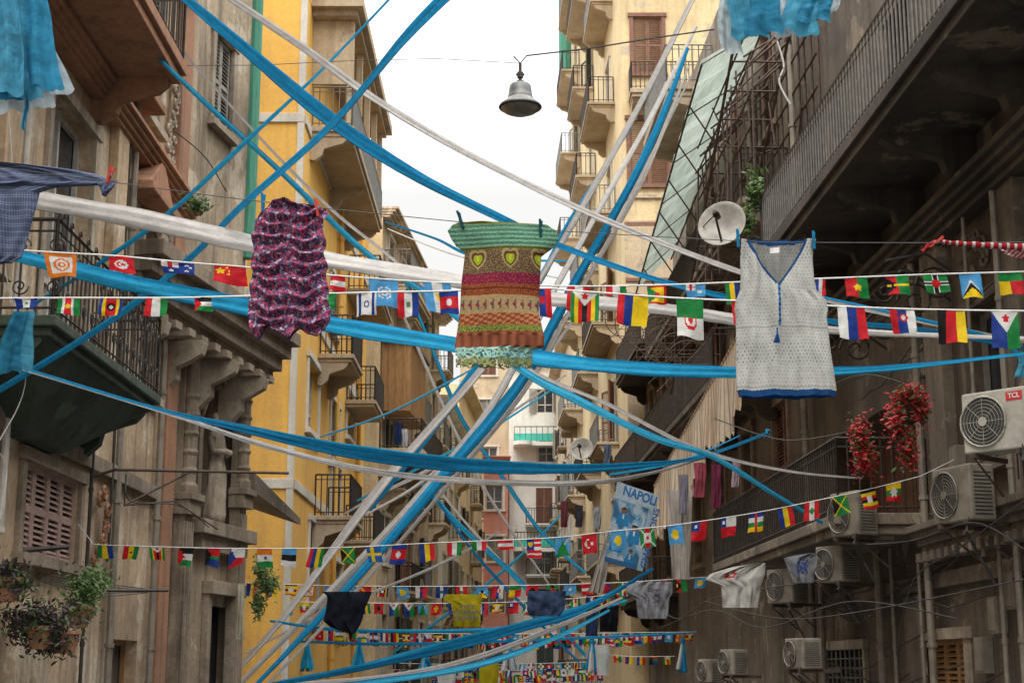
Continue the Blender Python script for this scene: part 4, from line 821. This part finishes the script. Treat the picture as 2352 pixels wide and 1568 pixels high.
b.make('striped_garment',['fab'],None,'twisted red and white striped cloth on clothesline','clothes','laundry hanging over the lane',smooth=True)
garment('striped_cloth',[(562,2280,2420),(590,2322,2420)],7.05,lambda u,v,l: lin('#a8202a') if (u+v)%12<6 else lin('#c0bab4'),'red and white striped cloth hanging from line','clothes',40,14,.02,.012)
# clothesline + pegs
cl=[(-500,330,7.2),(-100,372,7.1),(270,420,7),(600,463,7),(1040,508,7),(1240,527,7),(1690,553,7),(1870,557,7),(2352,556,7),(2900,540,7.1)]
b=MB(); b.tube([on_y(*q) for q in catm(cl,10)],.0022,4); b.make('clothesline',['cable'],None,'thin dark clothesline across the lane','clothesline')
def peg(u,v,col,Y=6.98,h=.085,tilt=0):
    p=on_y(u,v,Y); b=MB(); 
    for sg in (-1,1):
        d=Vector((math.sin(tilt),0,math.cos(tilt))); q=p+Vector((0,sg*.008,0)); x=Vector((.006,0,0))
        lo=q-d*h*.5+Vector((0,-sg*.004,0)); hi=q+d*h*.5+Vector((sg*.004,sg*.006,0)); y=Vector((0,.004,0))
        b.hexa([lo-x-y,lo+x-y,lo+x+y,lo-x+y,hi-x-y,hi+x-y,hi+x+y,hi-x+y],0,col)
    b.tube([p-Vector((.009,0,0)),p+Vector((.009,0,0))],.007,6,0,(.3,.3,.3)); b.make('clothes_peg',['fab'],None,('blue' if col[2]>col[0] else 'red')+' plastic clothes peg on line','clothes peg','clothes pegs on the line')
tl=lin('#1c6f96'); dk=lin('#16444e'); rd=lin('#b5473c')
for u,v,c,tt in ((252,402,rd,.25),(604,465,tl,0),(728,478,rd,-.15),(1058,505,dk,-.3),(1242,525,dk,0),(1695,548,tl,0),(1869,552,tl,0),(2150,556,rd,.9)): peg(u,v,c,tilt=tt)
# ================================================= FLAGS
K='#141414';W_='#d8d8d4';R_='#c41c26';G_='#1a7d3b';B_='#1a3785';Y_='#e4c118';O_='#d67420';L_='#4c98cc'
def star(x,y,r):
    d=math.hypot(x,y)
    if d>r: return False
    a=(math.atan2(x,y)%(2*math.pi/5)); a=min(a,2*math.pi/5-a); return d*math.cos(a)+d*math.sin(a)*1.38<r
def fcol(ops,s,t):
    c=W_
    for o in ops:
        k=o[0]
        if k=='B': c=o[1]
        elif k=='H': c=o[1][min(len(o[1])-1,int(t*len(o[1])))]
        elif k=='V': c=o[1][min(len(o[1])-1,int(s*len(o[1])))]
        elif k=='D' and math.hypot(s-o[1],t-o[2])<o[3]: c=o[4]
        elif k=='S' and star(s-o[1],o[2]-t,o[3]): c=o[4]
        elif k=='R' and o[1]<s<o[2] and o[3]<t<o[4]: c=o[5]
        elif k=='T' and ((o[1]=='U' and t<o[2]*(1-abs(2*s-1))) or (o[1]=='L' and s<o[2]*(1-abs(2*t-1))) or (o[1]=='B' and 1-t<o[2]*(1-abs(2*s-1)))): c=o[3]
        elif k=='X' and min(abs(s-t),abs(s+t-1))<o[1]: c=o[2]
        elif k=='+' and min(abs(s-o[1]),abs(t-o[2]))<o[3]: c=o[4]
        elif k=='/' and abs(s+t-1)<o[1]: c=o[2]
    return lin(c)
CAN=[('R',0,.5,0,.5,W_),('R',.2,.3,0,.5,R_),('R',0,.5,.2,.3,R_)]
FL=dict(uk=[('B',B_),('X',.09,W_),('X',.03,R_),('+',.5,.5,.14,W_),('+',.5,.5,.08,R_)],
orange=[('B',O_),('R',.14,.86,.16,.84,W_),('D',.5,.5,.27,O_),('D',.5,.5,.2,W_),('D',.5,.5,.12,O_),('D',.5,.5,.06,W_)],
tun=[('B',R_),('D',.5,.5,.26,W_),('D',.5,.5,.19,R_),('D',.56,.5,.15,W_),('S',.56,.5,.12,R_)],
aus=[('B',B_),*CAN,('S',.25,.75,.12,W_),('S',.75,.25,.08,W_),('S',.75,.75,.08,W_),('S',.87,.45,.07,W_)],
chn=[('B',R_),('S',.2,.3,.17,Y_),('D',.42,.12,.04,Y_),('D',.48,.28,.04,Y_),('D',.46,.45,.04,Y_)],
aut=[('H',[R_,W_,R_])],un=[('B',L_),('D',.5,.5,.25,W_),('D',.5,.5,.2,L_),('D',.5,.5,.12,W_),('D',.5,.5,.06,L_)],
arg=[('V',[L_,W_,L_]),('D',.5,.5,.11,Y_)],isr=[('B',W_),('R',.1,.24,0,1,B_),('R',.76,.9,0,1,B_),('D',.5,.5,.15,B_),('D',.5,.5,.09,W_)],
par=[('V',[R_,W_,B_]),('D',.5,.5,.11,'#5a8a5a')],zim=[('V',[G_,Y_,R_,K,R_,Y_,G_]),('T','U',.45,W_),('S',.5,.16,.13,R_)],
col=[('V',[R_,B_,Y_,Y_])],alg=[('H',[G_,W_]),('D',.5,.58,.24,R_),('D',.5,.52,.2,W_),('R',.3,.7,.3,.5,G_),('S',.5,.56,.11,R_)],
rus=[('V',[W_,B_,R_])],ser=[('V',[R_,B_,W_]),('D',.55,.35,.17,R_),('D',.55,.35,.09,W_)],ger=[('V',[K,R_,Y_])],
dji=[('V',[B_,G_]),('T','U',.6,W_),('S',.5,.2,.14,R_)],bur=[('V',[R_,G_]),('S',.5,.5,.2,Y_)],
van=[('V',[R_,G_]),('T','L',.55,K),('R',0,1,.45,.55,Y_),('T','L',.4,K),('D',.18,.5,.08,Y_)],
dom=[('B',G_),('+',.5,.5,.12,W_),('+',.5,.5,.07,K),('D',.5,.5,.2,R_)],luc=[('B',L_),('T','B',.75,W_),('T','B',.66,K),('T','B',.4,Y_)],
ben=[('V',[Y_,R_]),('R',0,1,0,.38,G_)],sur=[('V',[G_,G_,W_,R_,R_,W_,G_,G_]),('S',.5,.5,.16,Y_)],swa=[('V',[B_,Y_,R_,R_,R_,Y_,B_]),('D',.5,.5,.2,K),('D',.5,.5,.1,W_)],
hun=[('V',[R_,W_,G_])],sal=[('V',[B_,W_,B_]),('D',.5,.5,.1,G_)],gre=[('B',R_),('R',.12,.88,.12,.88,Y_),('T','L',.6,G_),('D',.5,.5,.14,R_)],
nz=[('B',L_),*CAN,('D',.7,.6,.12,W_)],gab=[('V',[G_,Y_,B_])],cze=[('H',[W_,R_]),('T','L',.5,B_)],jor=[('H',[K,W_,G_]),('T','L',.5,R_)],rsa=[('H',[R_,B_]),('T','L',.6,K),('R',0,1,.4,.6,G_),('T','L',.4,K)],
bol=[('V',[R_,Y_,G_]),('D',.5,.5,.12,'#8a5a2a')],mau=[('V',[R_,B_,Y_,G_])],ind=[('H',[O_,W_,G_]),('D',.5,.5,.09,B_)],est=[('H',[L_,K,W_])],jam=[('B',G_),('T','L',.5,K),('X',.06,Y_)],
tur=[('B',R_),('D',.42,.5,.24,W_),('D',.48,.5,.19,R_),('S',.68,.5,.1,W_)],mal=[('H',[R_,W_,R_,W_,R_,W_,R_]),('R',0,.5,0,.55,B_),('D',.25,.27,.14,Y_)],sol=[('B',L_),('/',.05,Y_),('T','B',.8,G_)],
bdi=[('V',[G_,R_,G_]),('X',.07,W_),('D',.5,.5,.25,W_),('D',.5,.5,.08,R_)],pal=[('B',L_),('D',.45,.5,.25,Y_)],sam=[('B',R_),('R',0,.5,0,.5,B_),('D',.25,.25,.1,W_)],
chi=[('H',[W_,R_]),('R',0,.35,0,.5,B_),('S',.17,.25,.12,W_)],car=[('H',[B_,W_,G_,Y_]),('R',.42,.58,0,1,R_)],tch=[('V',[B_,Y_,R_])],leb=[('V',[R_,W_,R_]),('D',.5,.5,.14,G_)],uga=[('H',[K,Y_,R_,K,Y_,R_]),('D',.5,.5,.2,W_)],
mya=[('H',[Y_,G_,R_]),('S',.5,.5,.28,W_)],sko=[('V',[W_,B_,R_]),('D',.5,.4,.14,R_)],cam=[('H',[B_,R_,R_,B_]),('D',.5,.5,.16,W_)],fra=[('V',[B_,W_,R_])],ita=[('V',[G_,W_,R_])],isl=[('B',B_),('+',.38,.5,.12,W_),('+',.38,.5,.06,R_)],swe=[('B','#1f5fa8'),('+',.38,.5,.09,Y_)],geo=[('B',W_),('+',.5,.5,.08,R_)],mor=[('B',R_),('S',.5,.5,.25,G_)],alb=[('B',R_),('D',.5,.5,.2,K)],vie=[('B',R_),('S',.5,.5,.3,Y_)])
FN=list(FL)
def mkflag(ops,tl,tr,h,nu,nv,parent,skew=0,wav=.012):
    b=MB(); w=(tr-tl).length; sd=ru(0,50); V=[];Fs=[];cc=[]; curl=ru(-.35,.35); sk2=skew+ru(-.08,.08); cor=random.choice((0,1)); lift=ru(0,.16) if rnd()<.5 else 0
    for i in range(nv+1):
        t=i/nv
        for j in range(nu+1):
            s=j/nu; ss=s if cor else 1-s
            p=tl.lerp(tr,s)+Vector((sk2*h*t,0,-h*t*(1-lift*ss*t))); p.y+=wav*1.5*(math.sin(s*5+sd+t*2)*(.3+t)+.6*noise.noise((s*3,t*3,sd)))+curl*h*t*t*(s-.3); p.z+=.03*h*math.sin(s*6+sd)*t; p.x-=.06*w*math.sin(t*3+sd)*t*(s-.5); V.append(p)
    for i in range(nv):
        for j in range(nu): Fs.append((i*(nu+1)+j,i*(nu+1)+j+1,(i+1)*(nu+1)+j+1,(i+1)*(nu+1)+j)); cc.append(fcol(ops,(j+.5)/nu,(i+.5)/nv))
    b.add(V,Fs,0,cc); b.make('flag',['flag'],parent,smooth=True)
def bunting(pts,flags,label,res,r=.006,wav=.012):
    S=catm(pts,8); pos=[on_y(*q) for q in S]; e=empty('flag_bunting',pos[len(pos)//2],None,label,'bunting','strings of small national flags over the lane')
    ends=[Vector((-5.35,pos[0].y,pos[0].z+.25))] if pos[0].x>-5.2 and pts[0][0]<300 else []; ende=[Vector((5.7,pos[-1].y,pos[-1].z+.3))] if pos[-1].x<5.5 and pts[-1][0]>2000 else []
    b=MB(); b.tube(ends+pos+ende,r,4); b.make('string',['string'],e)
    def at(u):
        for i in range(len(S)-1):
            if S[i][0]<=u<=S[i+1][0]:
                k=(u-S[i][0])/(S[i+1][0]-S[i][0]+1e-9); return pos[i].lerp(pos[i+1],k)
        return None
    for u,w,h,nm,sk in flags:
        a,c=at(u-w/2),at(u+w/2)
        if a is None or c is None: continue
        mkflag(FL[nm],a,c,h*a.y/FP,res[0],res[1],e,sk,wav)
AL=[(22,40,28,'uk',-.1),(138,72,60,'orange',.12),(277,58,42,'tun',.1),(408,76,30,'aus',.15),(528,74,48,'chn',.1),(776,34,38,'aut',0),(880,66,66,'un',.05),(1002,64,72,'arg',.15),(1415,46,26,'hun',0),(1508,44,48,'gre',0),(1597,44,32,'nz',0),(1680,30,62,'gab',0),(1885,24,44,'fra',0),(1966,52,52,'bur',.12),(2056,56,46,'van',.12),(2146,56,44,'dom',.1),(2226,48,60,'luc',.06),(2318,54,56,'ben',.05),(1330,52,60,'leb',0),(1150,50,50,'mor',0),(655,50,50,'ita',0)]
bunting([(-40,568,10.5),(100,578,10.5),(270,588,10.5),(430,603,10.5),(560,613,10.5),(760,632,10.5),(880,641,10.5),(1000,648,10.5),(1300,657,10.5),(1500,655,10.5),(1690,648,10.5),(1880,640,10.5),(1960,637,10.5),(2140,630,10.5),(2352,624,10.5),(2420,620,10.5)],AL,'white string of small national flags between house fronts',(22,18))
BL=[(60,52,25,'sal',.1),(158,52,44,'sur',0),(257,50,44,'swa',-.05),(360,50,44,'hun',-.05),(465,40,34,'jor',.1),(745,54,40,'bol',0),(842,46,58,'isr',0),(937,48,62,'par',.06),(1030,44,58,'cam',0),(1344,64,74,'zim',0),(1455,70,74,'col',-.12),(1584,62,94,'alg',-.02),(1243,44,70,'sko',.1),(1955,64,78,'rus',-.02),(2070,58,60,'ser',.12),(2184,64,80,'ger',-.08),(2308,62,92,'dji',0),(1695,30,60,'tun',0)]
bunting([(-40,685,9.8),(160,684,9.8),(360,684,9.8),(480,682,9.8),(830,672,9.8),(1030,668,9.8),(1240,662,9.8),(1310,667,9.8),(1420,675,9.8),(1550,684,9.8),(1700,691,9.8),(1925,703,9.8),(2070,709,9.8),(2200,712,9.8),(2352,714,9.8),(2420,715,9.8)],BL,'white string of small national flags between house fronts',(22,20))
CN=['gab','bol','zim','jor','rsa','cze','ind','est','mau','jam','swe','cam','tch','hun','ita','aut','mal','sol','tur','pal','bdi','pal','sam','chi','car','tch','leb','jam','uga','mya','leb']
CU=[240,303,360,428,490,547,607,665,730,798,857,918,980,1044,1100,1160,1226,1293,1352,1420,1486,1550,1608,1674,1737,1802,1865,1928,1992,2052,2105]
bunting([(215,1250,19),(400,1256,19),(560,1259,19),(780,1257,19),(1000,1246,19),(1200,1238,19),(1300,1232,19),(1400,1220,19),(1550,1205,19),(1740,1176,19),(1870,1150,19),(2000,1122,19),(2115,1093,19)],[(u,34,(22 if u in(1100,1160,857,798) else 30)+ (14 if 400<u<1000 or u>1200 else 0),CN[i],ru(-.15,.15)) for i,u in enumerate(CU)],'long white string of small national flags over the lane',(12,12))
def auto(pts,u0,u1,step,w,h,label,res=(8,8)):
    fl=[];u=u0
    while u<u1: fl.append((u,w,h*ru(.85,1.1),random.choice(FN),ru(-.15,.15))); u+=step*ru(.9,1.1)
    bunting(pts,fl,label,res,.008,.02)
auto([(560,1338,32),(800,1345,32),(1100,1345,32),(1400,1338,32),(1660,1322,32)],580,1650,43,27,28,'white string of small national flags over the lane')
auto([(610,1380,34),(850,1384,34),(1100,1384,34),(1300,1375,34),(1460,1358,34)],628,1450,35,22,28,'white string of small national flags over the lane')
auto([(620,1440,38),(900,1452,38),(1200,1455,38),(1600,1450,38)],640,1600,25,18,24,'dense string of tiny national flags',(6,6))
auto([(600,1455,44),(900,1465,44),(1200,1468,44),(1500,1462,44)],650,1500,24,16,20,'dense string of tiny national flags',(6,6))
auto([(1380,1500,40),(1450,1507,40),(1550,1506,40)],1390,1540,28,18,18,'dense string of tiny national flags',(6,6))
auto([(840,1520,50),(1100,1525,50),(1400,1518,50)],1000,1390,20,14,16,'dense string of tiny national flags',(6,6))
auto([(840,1535,55),(1100,1540,55),(1400,1532,55)],880,1390,18,14,16,'dense string of tiny national flags',(6,6))
auto([(840,1548,60),(1100,1552,60),(1400,1546,60)],1000,1390,18,14,16,'dense string of tiny national flags',(6,6))
# ================================================= BANNER
q=[on_y(1418,1104,24),on_y(1512,1138,24.5),on_y(1476,1312,24.5),on_y(1388,1288,24)]; e=empty('football_banner',q[0],None,'tilted sky blue football supporters banner with players and lettering','banner')
b=MB();nu,nv=50,80;V=[];Fs=[];cc=[]
for i in range(nv+1):
    for j in range(nu+1):
        p=q[0].lerp(q[1],j/nu).lerp(q[3].lerp(q[2],j/nu),i/nv); p.y+=.04*math.sin(i/nv*7)+.03*math.sin(j/nu*6); V.append(p)
def bc(s,t):
    if t<.2: return lin('#b9cbd6')
    if s>.83: return lin('#a8bfce')
    if t>.94: return lin('#3a6a9a')
    for cx,cy,k in ((.28,.32,1),(.6,.5,1.1),(.22,.66,.9),(.6,.8,.8)):
        if math.hypot((s-cx),(t-cy)*1.9)<.075*k: return lin('#84604e') if t>cy-.015 else lin('#231c18')
        if cy+.035<t<cy+.05*k+.14 and abs(s-cx)<.07*k+.55*min(.16,(t-cy)): return lin('#2f82ba') if (abs(s-cx)>.02 or t>cy+.1) else lin('#c4d4de')
    n=noise.noise((s*6,t*6,3)); return lin('#47779c') if n>.12 else lin('#7ba6c4') if n>-.15 else lin('#b3c8d6')
for i in range(nv):
    for j in range(nu): Fs.append((i*(nu+1)+j,i*(nu+1)+j+1,(i+1)*(nu+1)+j+1,(i+1)*(nu+1)+j)); cc.append(bc((j+.5)/nu,(i+.5)/nv))
b.add(V,Fs,0,cc); b.make('printed_sheet',['flag'],e,smooth=True)
xd=(q[1]-q[0]).normalized(); nn=Vector((0,-1,0)); nn=(nn-xd*nn.dot(xd)).normalized(); yd=nn.cross(xd)
text('NAPOLI',.2,q[0].lerp(q[1],.49).lerp(q[3].lerp(q[2],.49),.1)+nn*.1,nn,'deepbl',e,xdir=xd,off=.035)
text('CHAMPIONS',.17,q[0].lerp(q[1],.92).lerp(q[3].lerp(q[2],.92),.57)+nn*.1,nn,'deepbl',e,xdir=yd,off=.03)
# ================================================= PLANTS
def plant(name,blobs,mats,label,cat='plant',pot=None):
    b=MB()
    for (u,v,Y,ru_,rv,n,sz,mi) in blobs: c=on_y(u,v,Y); b.leaves(c,(ru_*Y/FP,.25,rv*Y/FP),n,sz,mi)
    for (u,v,Y,ru_,rv,n,sz,mi) in blobs[:3]:
        c=on_y(u,v,Y)
        for k in range(6): b.tube([c+Vector((0,0,-rv*Y/FP)),c+Vector((ru(-1,1)*ru_*Y/FP*.6,ru(-.1,.1),ru(0,1)*rv*Y/FP*.7))],.005,4,len(mats)-1)
    e=empty(name,on_y(blobs[0][0],blobs[0][1],blobs[0][2]),None,label,cat); b.make('foliage',mats,e)
    if pot:
        for u,v,Y in pot: m=MB(); c=on_y(u,v,Y); m.lathe(c,[(0,0),(.1,0),(.14,.2),(.16,.2),(.16,.24),(.13,.24),(0,.2)],14); m.make('pot',['terra'],e,smooth=False)
plant('potted_plant',[(30,1335,16,50,44,520,.036,[0,1]),(20,1310,16,30,26,180,.036,[0])],['leafP','leafG'],'purple leaved potted plant on window ledge',pot=[(15,1380,16)])
plant('potted_plant',[(85,1430,16.5,84,46,1300,.034,[0,0,0,1]),(120,1470,16.6,54,40,560,.034,[0,0,1])],['leafP','leafG'],'dark purple trailing plant under shuttered window',pot=[(90,1490,16.5),(150,1500,16.7)])
plant('potted_plant',[(198,1350,17.6,46,50,640,.034,[0,1,1]),(183,1400,17.6,42,32,380,.034,[0,1]),(230,1330,18,34,24,200,.03,[1])],['leafG','leafL'],'bright green balcony plant in pot',pot=[(180,1440,17.6)])
plant('climbing_ivy',[(600,1300,29,18,30,300,.045,[0,1]),(614,1340,29,26,30,380,.045,[0,1]),(594,1385,29,16,36,260,.045,[0,1])],['leafG','leafL'],'green ivy climbing between two houses')
plant('wall_weeds',[(1735,440,24.5,22,60,220,.07,[0,1]),(1715,510,24.5,20,30,140,.06,[0,1])],['leafG','leafL'],'straggly weeds growing by satellite dish')
plant('wall_weeds',[(455,470,22,30,20,160,.05,[0,1])],['leafG','leafL'],'weeds growing on stone cornice')
for bl,lb in (([(1975,1000,19,22,44,650,.034,[0,0,1]),(1985,1055,19,26,44,700,.034,[0,0,1])],'red flower garland hanging on dark wall'),([(2085,905,17.5,34,22,420,.034,[0,0,1]),(2055,960,17.5,20,45,560,.034,[0,0,1]),(2115,940,17.5,18,40,380,.034,[0,0,1]),(2085,1030,17.5,20,50,520,.034,[0,0,1])],'red flower garland draped over shutters')):
    plant('flower_garland',bl,['leafR','leafG'],lb,'flowers')
# ================================================= LIGHT
w=bpy.data.worlds.new("World"); scene.world=w; w.use_nodes=True; nt=w.node_tree; bg=nt.nodes['Background']
sky=nt.nodes.new('ShaderNodeTexSky'); sky.sky_type='NISHITA'; sky.sun_disc=False; sky.sun_elevation=math.radians(55); sky.sun_rotation=math.radians(200); sky.air_density=2; sky.dust_density=5
geo=nt.nodes.new('ShaderNodeTexCoord'); sx=nt.nodes.new('ShaderNodeSeparateXYZ'); nt.links.new(geo.outputs['Generated'],sx.inputs[0])
mr=nt.nodes.new('ShaderNodeMapRange'); nt.links.new(sx.outputs['Z'],mr.inputs['Value']); mr.inputs['From Min'].default_value=.3; mr.inputs['From Max'].default_value=1; mr.inputs['To Min'].default_value=1.02; mr.inputs['To Max'].default_value=6.1
cl_=nt.nodes.new('ShaderNodeTexNoise'); cl_.inputs['Scale'].default_value=2.5; cl_.inputs['Detail'].default_value=5; nt.links.new(geo.outputs['Generated'],cl_.inputs['Vector'])
cr=nt.nodes.new('ShaderNodeMapRange'); nt.links.new(cl_.outputs['Fac'],cr.inputs['Value']); cr.inputs['To Min'].default_value=.96; cr.inputs['To Max'].default_value=1.04
mm=nt.nodes.new('ShaderNodeMath'); mm.operation='MULTIPLY'; nt.links.new(mr.outputs[0],mm.inputs[0]); nt.links.new(cr.outputs[0],mm.inputs[1])
b1=nt.nodes.new('ShaderNodeBackground'); b1.inputs['Color'].default_value=(1,.99,.975,1); nt.links.new(mm.outputs[0],b1.inputs['Strength'])
nt.links.new(sky.outputs[0],bg.inputs['Color']); bg.inputs['Strength'].default_value=.08
ms=nt.nodes.new('ShaderNodeMixShader'); ms.inputs[0].default_value=.93; nt.links.new(bg.outputs[0],ms.inputs[1]); nt.links.new(b1.outputs[0],ms.inputs[2]); nt.links.new(ms.outputs[0],nt.nodes['World Output'].inputs['Surface'])
sd=bpy.data.lights.new('sun','SUN'); so=bpy.data.objects.new('sun',sd); COL.objects.link(so); sd.energy=1.5; sd.angle=math.radians(25); sd.color=(1,.94,.86)
so.rotation_euler=Vector((.15,.65,-.74)).to_track_quat('-Z','Y').to_euler(); so.location=(0,0,40)
